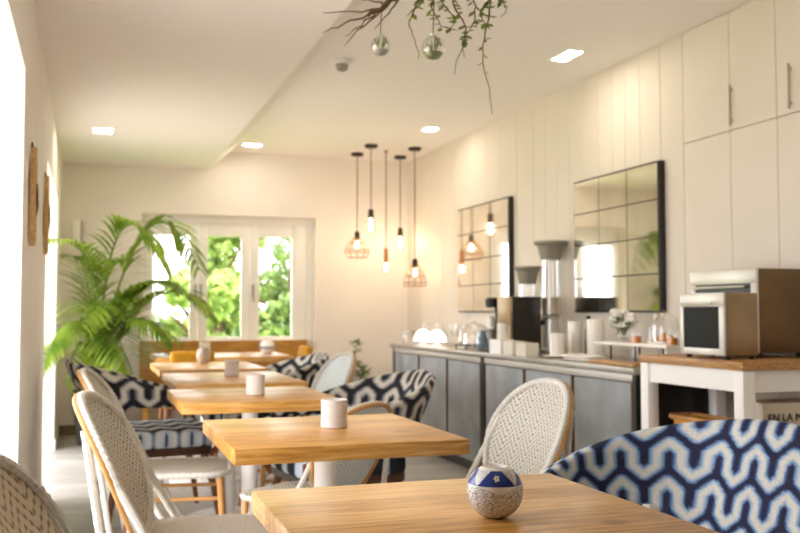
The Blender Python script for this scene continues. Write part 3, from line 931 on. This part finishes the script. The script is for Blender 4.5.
def nbox(y, sx, sy, h, label, x=2.535, m=PAPER):
    t = put('napkin_box', label, 'box', x, y, 'white boxes along the counter edge')
    b = B(); b.box(-sx, sx, -sy, sy, 0, .004); b.box(-sx, -sx + .006, -sy, sy, .004, h, .001, 1); b.box(sx - .006, sx, -sy, sy, .004, h, .001, 1)
    b.box(-sx + .006, sx - .006, -sy, -sy + .006, .004, h, .001, 1); b.box(-sx + .006, sx - .006, sy - .006, sy, .004, h, .001, 1)
    b.build('box_wall', m, t)
    B().box(-sx + .008, sx - .008, -sy + .008, sy - .008, .0045, h * .94, .002, 1).build('napkins', mat('napkin_paper', '#efe9dd', .9), t)
    return t
CREAM = mat('cream_card', '#e2dccc', .7)
nbox(5.56, .05, .085, .09, 'bright white box at the counter edge left of the cream boxes')
nbox(5.37, .045, .07, .085, 'cream box at the counter edge between the white box and the small one', m=CREAM)
nbox(5.19, .045, .065, .08, 'small cream box at the counter edge left of the white pitcher', m=CREAM)
def mug(x, y, label, r=.038, h=.09, z=CZ, handle=True, name='white_mug', a=PI / 2):
    t = thing(name, label, 'mug', (x, y, z + .0005), a, 'white crockery on the counter')
    B().lathe([(0, 0), (r * .9, 0), (r, .006), (r, h), (r - .004, h), (r - .005, .008), (0, .006)], n=28).build('body', PORC, t)
    if handle: B().tube([(r - .002, 0, h * .82), (r + .022, 0, h * .8), (r + .028, 0, h * .5), (r + .018, 0, h * .25), (r - .002, 0, h * .2)], .005, 8).build('handle', PORC, t)
    return t
mug(2.54, 5.56, 'lower white cup of the stack standing on the bright white box', .036, .05, CZ + .09, False, 'stacked_cup')
mug(2.54, 5.56, 'upper white cup of the stack on the bright white box', .036, .055, CZ + .1415, False, 'stacked_cup')
sc = put('saucer', 'cream saucer under the tall white pitcher mug', 'saucer', 2.61, 4.95)
B().lathe([(0, 0), (.05, 0), (.085, .012), (.084, .015), (.05, .004), (0, .004)], n=36).build('plate', PORC, sc)
mug(2.61, 4.95, 'tall white pitcher mug with a handle on the saucer', .044, .14, CZ + .0035, True, 'pitcher_mug')
mug(2.80, 5.08, 'tall white canister left of the dark bottle', .045, .21, CZ, False, 'canister')
mug(2.80, 4.84, 'tall white canister right of the dark bottle', .05, .225, CZ, False, 'canister')
db = put('dark_bottle', 'slim dark bottle standing between the two white canisters', 'bottle', 2.84, 4.99)
B().lathe([(0, 0), (.02, 0), (.022, .005), (.022, .15), (.012, .19), (.011, .24), (0, .24)], n=20).build('body', mat('dark_glass', '#2e2a18', .2), db)
B().lathe([(.0125, .225), (.0125, .245), (0, .245)], n=16).build('cap', BLACK, db)
ty = put('serving_tray', 'white deep tray in front of the canisters', 'tray', 2.64, 4.70)
b = B(); b.prism(rrect(.06, .14, .02, 4), 0, .008); b.build('tray_base', PORC, ty)
b = B(); b.tube([(x, y, .02) for x, y in rrect(.064, .144, .02, 4)], .008, 8, True); b.build('rim', PORC, ty)
def board(x, y, sx, sy, h, label):
    t = put('wooden_board', label, 'board', x, y, 'wooden serving boards on the counter')
    B().prism(rrect(sx, sy, .03, 6), 0, h, .003).build('board', OAK, t)
    B().lathe([(0, h - .001), (.012, h - .001), (.012, h + .001), (0, h + .001)], (0, sy - .03, 0), 14).build('hang_hole', LEGD, t)
board(2.56, 4.20, .06, .22, .018, 'long wooden board at the near end of the counter edge')

# raised white stand, things on it
st = put('display_stand', 'long white raised display board on thin black legs', 'stand', 2.80, 4.33)
SH = .105
B().box(-.11, .11, -.36, .36, SH - .018, SH, .004).build('shelf', PORC, st)
for x, y in ((-.09, -.05), (-.09, .19), (-.09, -.3), (.09, -.3), (.09, .19)):
    B().tube([(x, y, 0), (x, y, SH - .0185)], .005, 8).build('leg', BLACK, st)
SZ = CZ + SH + .0015
def cloche(x, y, r, h, z, label, inside=True):
    t = thing('glass_cloche', label, 'cloche', (x, y, z), 0, 'glass cloches on the counter')
    prof = [(r, .012), (r, h * .45)]
    for k in range(1, 9):
        a = PI / 2 * k / 8; prof.append((r * cos(a) + 1e-6, h * .45 + h * .5 * sin(a)))
    B().lathe(prof, n=36).build('dome', GLASS, t)
    B().lathe([(0, h * .945), (.008, h * .95), (.014, h * .98), (.012, h * 1.02), (0, h * 1.03)], n=16).build('knob', GLASS, t)
    B().lathe([(0, 0), (r + .02, 0), (r + .025, .008), (r + .02, .0115), (0, .0115)], n=36).build('plate', PORC, t)
    return t
cloche(2.80, 4.14, .07, .17, SZ, 'glass cloche at the near end of the raised white stand')
cloche(2.74, 6.50, .115, .2, CZ + .0005, 'large glass cloche glowing white on the far part of the counter')
def bread(x, y, z, label, r=.05, m=None, name='bread_roll'):
    o = B().lathe([(0, 0), (r * .9, 0), (r, r * .25), (r * .8, r * .65), (r * .4, r * .85), (0, r * .9)], n=24).build(name, m or BREAD)
    o.location = (x, y, z); return tag(o, label, 'bread' if name == 'bread_roll' else 'cake', 'baked goods under glass')
bread(2.80, 4.14, SZ + .012, 'brown roll under the cloche on the raised stand', .045)
bread(2.74, 6.50, CZ + .0125, 'white domed cake under the large far cloche', .09, PORC, 'white_cake')
fv = thing('flower_vase', 'bunch of white flowers in a glass vase on the raised stand', 'flowers', (2.78, 4.50, SZ))
B().lathe([(0, 0), (.032, 0), (.04, .02), (.036, .07), (.042, .085), (.038, .085), (.033, .07), (.036, .02), (0, .006)], n=24).build('vase', GLASS, fv)
rnd = random.Random(3)
for k in range(11):
    a = rnd.uniform(0, 6.28); r = rnd.uniform(.0, .085); h = rnd.uniform(.08, .17)
    c = (r * cos(a) * .8, r * sin(a) * 1.3, h)
    b = B()
    for q in range(9):
        an = q * 2.4; rr = .008 + .0025 * q
        b.lathe([(0, -.006), (.011, -.004), (.013, .004), (.004, .012), (0, .012)], (c[0] + cos(an) * rr, c[1] + sin(an) * rr, c[2] + .01 - q * .0016), 8)
    b.build('blossom', PETAL, fv)
    B().tube([(0, 0, .03), (c[0] * .4, c[1] * .4, h * .6), c], .0022, 5).build('stem', VINE, fv)
b = B()
for k in range(26):
    a = rnd.uniform(0, 6.28); p = Vector((cos(a) * .03, sin(a) * .04, rnd.uniform(.06, .12))); d = Vector((cos(a), sin(a), rnd.uniform(-.2, .8))).normalized()
    sd_ = d.cross(Vector((0, 0, 1))).normalized()
    b.quadstrip([p, p + d * .03, p + d * .065], [.002, .012, .001], [sd_] * 3)
b.build('foliage', SHRUB, fv)
def jamjar(x, y, z, label, m):
    t = thing('jam_jar', label, 'jar', (x, y, z), 0, 'small jam jars on the raised stand')
    B().lathe([(0, 0), (.024, 0), (.026, .004), (.026, .035), (0, .036)], n=20).build('contents', m, t)
    B().lathe([(.0275, 0.001), (.0275, .055), (.022, .06), (.022, .066)], n=20).build('glass', GLASS, t)
jamjar(2.73, 4.30, SZ, 'orange jam jar by the white flowers on the raised stand', JAM)
jamjar(2.74, 3.995, SZ, 'orange jam jar at the near end of the raised stand', JAM)
def bottle(x, y, z, h, r, label):
    t = thing('glass_bottle', label, 'bottle', (x, y, z), 0, 'clear bottles on the counter')
    B().lathe([(0, 0), (r, 0), (r, h * .55), (r * .35, h * .75), (r * .32, h * .95), (r * .4, h)], n=24).build('body', GLASS, t)
    B().lathe([(0, h), (r * .3, h - .02), (r * .34, h + .012), (0, h + .015)], n=14).build('stopper', SILVER, t)
bottle(2.84, 4.005, SZ, .17, .032, 'clear stoppered bottle at the near end of the raised stand')
bottle(2.86, 4.32, SZ, .14, .04, 'squat clear bottle in the middle of the raised stand')
for k, (dx, y, lab) in enumerate(((0, 4.42, 'small tumbler below the raised stand by its middle legs'), (.02, 4.16, 'small tumbler below the raised stand near the wooden board'))):
    t = put('tumbler', lab, 'glass', 2.78 + dx, y, 'tumblers on the counter')
    B().lathe([(0, 0), (.025, 0), (.03, .065), (.027, .065), (.023, .006), (0, .005)], n=20).build('glass', GLASS, t)

# far end: white bowls given a glow, glasses, jars
def glow_bowl(x, y, label):
    t = put('glowing_bowl', label, 'lamp', x, y, 'small white bowls made to glow at the far end of the counter')
    B().lathe([(.035, 0), (.035, .008), (.01, .012), (.008, .03), (0, .03)], n=20).build('foot', WHITEM, t)
    B().lathe([(.075, .031), (.072, .06), (.05, .105), (.02, .125), (0, .127)], n=28).build('glowing_shell', GLOWBOWL, t)
glow_bowl(2.62, 7.30, 'upturned white bowl made to glow at the far end of the counter, left one')
glow_bowl(2.64, 7.03, 'upturned white bowl made to glow at the far end of the counter, right one')
labs = ['wine glass farthest along the counter near the corner', 'wine glass behind the left glowing bowl', 'wine glass between the glowing bowls',
        'wine glass behind the right glowing bowl', 'wine glass left of the large far cloche', 'wine glass against the wall behind the large far cloche']
for (x, y), lab in zip(((2.74, 7.55), (2.80, 7.40), (2.83, 7.16), (2.78, 6.92), (2.85, 6.70), (2.94, 6.45)), labs):
    t = put('wine_glass', lab, 'glass', x, y, 'wine glasses at the far end of the counter')
    B().lathe([(.034, 0), (.034, .003), (.005, .006), (.004, .075), (.012, .085)], n=20).build('stem', GLASS, t)
    B().lathe([(.012, .0855), (.034, .11), (.038, .14), (.032, .175)], n=20).build('glass', GLASS, t)
for x, y, lab in ((2.62, 7.66, 'clear storage jar with a dark lid at the far counter corner'), (2.90, 7.62, 'clear storage jar with a dark lid against the wall corner')):
    t = put('storage_jar', lab, 'jar', x, y, 'storage jars at the far end of the counter')
    B().lathe([(0, 0), (.05, 0), (.052, .005), (.052, .085), (.045, .095)], n=24).build('glass', GLASS, t)
    B().lathe([(.046, .0955), (.048, .0955), (.048, .11), (0, .112)], n=24).build('lid', STEEL, t)
rk = put('wire_rack', 'dark low wire rack between the far cloche and the white box', 'rack', 2.58, 6.26)
b = B()
for k in range(7): b.tube([(-.05, -.09 + .03 * k, .03), (.05, -.09 + .03 * k, .03)], .0035, 6)
b.tube([(-.05, -.095, .03), (.05, -.095, .03), (.05, .095, .03), (-.05, .095, .03)], .005, 6, True)
b.build('grid', BLACK, rk)
for x in (-.047, .047):
    for y in (-.09, .09): B().tube([(x, y, 0), (x, y, .0255)], .004, 6).build('foot', BLACK, rk)

# ------------------------------------------------------------------ mirrors
def mirror(y0, y1, z0, z1, label):
    t = thing('wall_mirror', label, 'mirror', (XR, (y0 + y1) / 2, z0), 0, 'tiled wall mirrors')
    h = (y1 - y0) / 2; H = z1 - z0
    B().box(-.04, -.002, -h, h, 0, H, .001, 1).build('frame', BLACKF, t)
    ny, nz = 3, 4
    for i in range(ny):
        for j in range(nz):
            a = -h + .008 + (2 * h - .016) * i / ny; b = -h + .008 + (2 * h - .016) * (i + 1) / ny
            c = .008 + (H - .016) * j / nz; d = .008 + (H - .016) * (j + 1) / nz
            B().box(-.0445, -.0405, a + .004, b - .004, c + .004, d - .004).build('mirror_tile', MIRROR, t)
    g = B()
    for i in range(1, ny): g.box(-.0425, -.0402, -h + (2 * h) * i / ny - .005, -h + 2 * h * i / ny + .005, .01, H - .01)
    for j in range(1, nz): g.box(-.0424, -.0401, -h + .01, h - .01, H * j / nz - .005, H * j / nz + .005)
    g.build('leading', mat('aged_lead', '#5d543f', .6), t)
mirror(4.52, 5.50, 1.10, 1.955, 'tiled wall mirror with a dark frame, the nearer one above the display stand')
mirror(6.50, 7.55, 1.10, 1.985, 'tiled wall mirror with a dark frame, the farther one near the pendant lamps')

# ------------------------------------------------------------------ pendant lamps
def pendant(x, y, zb, kind, label):
    t = thing('pendant_lamp', label, 'pendant lamp', (x, y, ZC), 0, 'cluster of pendant lamps in the far corner')
    z = zb - ZC
    if kind != 'bare':
        B().lathe([(0, -.001), (.06, -.001), (.06, -.02), (.05, -.028), (0, -.028)], n=24).build('ceiling_rose', DARKM, t)
    else:
        B().lathe([(0, -.001), (.018, -.001), (.014, -.03), (0, -.032)], n=14).build('ceiling_hook', COPPER, t)
    top = z + (.25 if kind == 'cage' else .235)
    B().tube([(0, 0, -.025), (0, 0, top)], .0048, 6).build('cord', CORD, t)
    if kind == 'bare':
        B().lathe([(0, top), (.014, top), (.02, top - .02), (.022, top - .13), (.018, top - .135), (0, top - .135)], n=18).build('socket', BRASSW, t)
        zt = top - .136; bl = .10; br = .026
    else:
        B().lathe([(0, top), (.02, top), (.026, top - .02), (.026, top - .055), (.03, top - .06), (.03, top - .075), (0, top - .075)], n=20).build('socket', DARKM, t)
        zt = top - .076; bl = .15 if kind == 'tube' else .105; br = .034 if kind == 'tube' else .036
    if kind == 'cage':
        prof = [(.014, zt), (.02, zt - .02), (br, zt - bl * .6), (br * .8, zt - bl * .85), (.008, zt - bl)]
    else:
        prof = [(.014, zt), (br, zt - .025), (br, zt - bl * .8), (br * .6, zt - bl * .95), (.004, zt - bl)]
    B().lathe(prof, n=20).build('bulb', BULBG, t)
    B().lathe([(0, zt - .02), (.010, zt - .025), (.014, zt - bl * .55), (.008, zt - bl * .78), (0, zt - bl * .8)], n=12).build('filament', FIL, t)
    if kind == 'cage':
        w = B(); c0 = top - .06; c1 = z
        shp = [(.032, c0), (.075, c0 - .05), (.118, c1 + .075), (.12, c1 + .05), (.095, c1)] if x < 2.6 else [(.032, c0), (.055, c0 - .05), (.09, c1 + .09), (.108, c1 + .03), (.105, c1)]
        for k in range(10):
            a = 2 * PI * k / 10
            w.tube([(r * cos(a), r * sin(a), zz) for r, zz in shp], .0032, 5)
        for r, zz in shp[1:]:
            w.tube([(r * cos(2 * PI * i / 28), r * sin(2 * PI * i / 28), zz) for i in range(28)], .0034, 5, True)
        w.build('wire_cage', COPPER, t)
    return t
pendant(2.435, 8.65, 1.625, 'cage', 'pendant lamp with a round wire cage, leftmost of the cluster')
pendant(2.433, 8.18, 1.805, 'tube', 'pendant lamp with a long tube bulb, the highest hanging')
pendant(2.643, 8.39, 1.47, 'bare', 'pendant lamp with a wooden socket and no ceiling rose')
pendant(2.88, 8.68, 1.69, 'tube', 'pendant lamp with a long tube bulb nearest the far corner')
pendant(2.86, 8.19, 1.345, 'cage', 'pendant lamp with a tapered wire cage, rightmost and lowest of the cluster')

# ------------------------------------------------------------------ plants
def frond(parent, base, mid, tip, n=30, ll=.34, seed=0, m=PALM):
    rnd = random.Random(seed)
    P0, P1, P2 = Vector(base), Vector(mid), Vector(tip)
    c = P1 * 2 - (P0 + P2) * .5
    pt_ = lambda u: P0 * (1 - u) ** 2 + c * 2 * u * (1 - u) + P2 * u * u
    b = B()
    N = 22
    b.tube([pt_(i / N) for i in range(N + 1)], [.011 * (1 - .8 * i / N) + .002 for i in range(N + 1)], 6)
    for i in range(n):
        u = .28 + .72 * (i + .5) / n
        p = pt_(u); d = (pt_(min(1, u + .02)) - pt_(u - .02)).normalized()
        sd = d.cross(Vector((0, 0, 1)));  sd = sd.normalized() if sd.length > .05 else Vector((1, 0, 0))
        for s in (-1, 1):
            l = ll * (.35 + .9 * sin(PI * min(1, .12 + u * .86)) ** .8) * rnd.uniform(.85, 1.1)
            dr = (sd * s * .75 + d * .62 + Vector((0, 0, rnd.uniform(-.05, .2)))).normalized()
            g = Vector((0, 0, -1))
            pts = []; q = p.copy(); dd = dr.copy()
            for k in range(5):
                pts.append(Vector((max(q.x, -.285), min(q.y, .64), q.z)) if q.y > -.40 else q.copy()); q = q + dd * l / 4; dd = (dd + g * .26).normalized()
            w = rnd.uniform(.013, .019)
            up = dr.cross(sd).normalized()
            bl = dr.cross(Vector((0, 0, 1))).normalized()
            b.quadstrip(pts, [w * .5, w, w * .95, w * .6, .001], [bl] * 5)
    return b.build('frond', m, parent)
pm = thing('potted_palm', 'big green palm in a tall charcoal pot by the left of the window', 'palm', (.06, 8.32, 0))
B().lathe([(0, 0), (.12, 0), (.13, .01), (.185, .43), (.19, .45), (.175, .45), (.17, .40), (0, .39)], n=36).build('pot', POTG, pm)
B().lathe([(0, .391), (.168, .401), (0, .41)], n=24).build('soil', SOIL, pm)
FR = [((-.02, -.28, 1.40), (-.38, -.62, 1.66)), ((.17, -.30, 1.74), (.56, -.48, 1.44)), ((.40, .12, 1.80), (.84, -.15, 1.46)),
      ((.18, -.2, 1.12), (.52, -.34, 1.36)), ((.45, -.32, 1.22), (.92, -.5, 1.06)), ((.24, -.42, 1.00), (.56, -.66, .90)),
      ((-.14, -.50, 1.02), (-.38, -.75, .70)), ((.0, -.45, 1.12), (-.10, -.85, 1.0)), ((.10, -.40, .95), (.22, -.80, .74)),
      ((-.10, -.40, .86), (-.22, -.75, .56)), ((.28, .05, .98), (.58, .05, .86)), ((.06, -.15, 1.25), (.22, -.42, 1.52)),
      ((.30, -.10, 1.22), (.66, -.22, 1.30)), ((-.06, .0, 1.3), (-.2, .2, 1.58)), ((.14, -.35, .82), (.28, -.66, .62)), ((.04, -.36, 1.0), (.10, -.72, 1.12))]
for k, (mid, c) in enumerate(FR):
    ang = random.uniform(0, 6.28)
    base = (.04 * cos(ang), .04 * sin(ang), .40)
    frond(pm, base, mid, c, 26, .30 + .04 * (k % 3), k)
sh = thing('corner_plant', 'small loose green plant in the far right corner behind the chairs', 'plant', (2.36, 8.55, 0))
B().lathe([(0, 0), (.10, 0), (.14, .26), (.13, .26), (.12, .23), (0, .225)], n=28).build('pot', TERRA, sh)
B().lathe([(0, .226), (.122, .232), (0, .24)], n=20).build('soil', SOIL, sh)
rnd = random.Random(11)
for k in range(11):
    a = rnd.uniform(0, 6.28); h = rnd.uniform(.42, .84); r = rnd.uniform(.04, .26)
    tip = Vector((r * cos(a), r * sin(a), h))
    b = B(); b.tube([(0, 0, .22), (tip.x * .3, tip.y * .3, h * .7), tip], [.006, .005, .003], 6); b.build('stem', TWIG, sh)
    b = B()
    for q in range(16):
        an = rnd.uniform(0, 6.28); d = Vector((cos(an), sin(an), rnd.uniform(-.5, .8))).normalized(); p = tip + Vector((rnd.uniform(-.03, .03), rnd.uniform(-.03, .03), rnd.uniform(-.07, .03)))
        sd = d.cross(Vector((0, 0, 1))).normalized()
        b.quadstrip([p, p + d * .035, p + d * .085], [.004, .018, .001], [sd] * 3)
    b.build('leaf_cluster', SHRUB, sh)

# hanging branch with vines
HX, HY = 1.05, 3.0
hb = thing('hanging_branch', 'gnarled dry branch with trailing vines hung from the ceiling', 'hanging branch', (HX, HY, 0))
rnd = random.Random(23)
def wob(a, b, n, amp, sag=0):
    a, b = Vector(a), Vector(b); out = []
    for i in range(n + 1):
        u = i / n; e = 1 if 0 < i < n else 0
        out.append(a.lerp(b, u) + Vector((rnd.uniform(-amp, amp) * e, rnd.uniform(-amp, amp) * e, rnd.uniform(-amp, amp) * e - sag * sin(PI * u))))
    return out
B().tube(wob((-.17, 0, 2.10), (.0, .0, 2.21), 8, .012) + wob((.03, 0, 2.22), (.45, .05, 2.30), 8, .014), [.006 + .0012 * i for i in range(9)] + [.017] * 9, 8).build('branch', BARK, hb)
for a, b in (((-.16, 0, 2.11), (-.33, -.02, 2.02)), ((-.14, 0, 2.12), (-.24, .03, 2.03)), ((-.10, 0, 2.15), (-.20, -.03, 2.14)), ((-.06, 0, 2.17), (-.14, .02, 2.06)),
             ((-.12, 0, 2.13), (-.32, .02, 2.10)), ((0, 0, 2.2), (-.10, .02, 2.25)), ((-.12, 0, 2.13), (-.25, .0, 1.99)), ((.05, 0, 2.2), (-.02, .03, 2.12))):
    B().tube(wob(a, b, 6, .008), [.004, .0036, .003, .0027, .0022, .0018, .001], 5).build('twig', TWIG, hb)
for x in (-.02, .36): B().tube([(x, 0, 2.22 if x < 0 else 2.29), (x, 0, ZC)], .003, 6).build('hanging_wire', CORD, hb)
def vine(x, y, z0, z1, leaves, seed, leafy=.5):
    r2 = random.Random(seed)
    pts = []
    n = 16
    for i in range(n + 1):
        u = i / n; pts.append(Vector((x + .02 * sin(u * 7 + seed) + r2.uniform(-.004, .004), y + .015 * sin(u * 5 + seed * 2), z0 + (z1 - z0) * u)))
    v = B().tube(pts, [.0038 * (1 - .7 * i / n) for i in range(n + 1)], 5).build('vine', TWIG, hb)
    b = B()
    for k in range(leaves):
        u = r2.random() ** 1.6 * leafy; p = pts[int(u * n)] ; a = r2.uniform(0, 6.28)
        d = Vector((cos(a), sin(a), r2.uniform(-1, .2))).normalized(); sd = d.cross(Vector((0, 0, 1))).normalized()
        l = r2.uniform(.02, .034)
        b.quadstrip([p, p + d * l * .5, p + d * l], [.002, l * .36, .001], [sd] * 3)
    b.build('vine_leaves', VINE, v)
vine(-.005, 0, 2.21, 1.97, 8, 1); vine(.08, .01, 2.22, 2.08, 26, 2, 1.); vine(.125, 0, 2.23, 2.07, 34, 3, 1.)
vine(.17, .02, 2.24, 1.93, 20, 4, .7); vine(.20, .0, 2.25, 1.99, 26, 5, .8); vine(.265, .0, 2.27, 2.09, 34, 6, 1.)
vine(.275, .02, 2.27, 1.80, 26, 7, .7); vine(.33, 0, 2.28, 2.16, 26, 8, 1.)
def globe(x, y, z, r, label, ribbon, wire_to=2.21):
    t = thing('hanging_terrarium', label, 'hanging vase', (HX + x, HY + y, z), 0, 'glass terrariums hung from the branch')
    B().lathe([(.0, -r), (r * .5, -r * .87), (r * .87, -r * .5), (r, 0), (r * .87, r * .5), (r * .5, r * .87), (r * .3, r * 1.0), (r * .34, r * 1.15)], n=28).build('glass_globe', GLASS, t)
    B().lathe([(0, -r * .95), (r * .46, -r * .85), (r * .8, -r * .5), (r * .82, -r * .42), (0, -r * .35)], n=24).build('moss', SHRUB if ribbon else mat('grey_moss', '#9b968c', .9), t)
    B().tube([(0, 0, r * 1.1), (.004, 0, wire_to - z)], .002, 5).build('wire', CORD, t)
    b = B(); r2 = random.Random(int(r * 1000))
    for k in range(16):
        a = r2.uniform(0, 6.28); d = Vector((cos(a) * .5, sin(a) * .5, 1 if k % 3 else -.6)).normalized(); p = Vector((cos(a) * r * .2, sin(a) * r * .2, -r * .3 if k % 3 else r * .9)); sd = d.cross(Vector((1, 0, .1))).normalized()
        l = r * r2.uniform(.8, 1.5)
        b.quadstrip([p, p + d * l * .5, p + d * l], [.002, l * .17, .001], [sd] * 3)
    b.build('little_plant', VINE, t)
globe(-.125, .0, 2.00, .034, 'small hanging glass globe holding grey pebbles, left of the vines', False, 2.15)
globe(.065, .0, 2.01, .042, 'clear hanging glass globe with moss amid the vines', True, 2.24)

# ------------------------------------------------------------------ camera, sun, sky
cd = bpy.data.cameras.new('camera'); cam = bpy.data.objects.new('camera', cd); COL.objects.link(cam)
cam.location = (0, 0, 1.10)
f = 940.; yaw = math.atan2(312, math.hypot(940, 46)); pit = math.atan2(46, 940)
cam.rotation_euler = (PI / 2 + pit, 0, -yaw)
cd.sensor_width = 36; cd.lens = 36 * f / 800
cd.dof.use_dof = True; cd.dof.focus_distance = 1.75; cd.dof.aperture_fstop = 6.0
S.camera = cam
w = bpy.data.worlds.new('sky'); S.world = w; w.use_nodes = True
bg = w.node_tree.nodes['Background']
bg.inputs['Color'].default_value = (.97, .955, 1., 1); bg.inputs['Strength'].default_value = 3.4
su = bpy.data.lights.new('sun', 'SUN'); so = bpy.data.objects.new('sun', su); COL.objects.link(so)
su.energy = 6.; su.angle = .01; su.color = (1, .95, .86)
so.rotation_euler = Vector((-.62, .18, -.75)).to_track_quat('-Z', 'Y').to_euler()
vs = S.view_settings
S.display_settings.display_device = 'sRGB'
vs.view_transform = 'Standard'; vs.look = 'None'; vs.gamma = 1; vs.use_curve_mapping = False
vs.exposure = .98
S.cycles.max_bounces = 14; S.cycles.diffuse_bounces = 8; S.cycles.transparent_max_bounces = 24
S.cycles.sample_clamp_indirect = 6
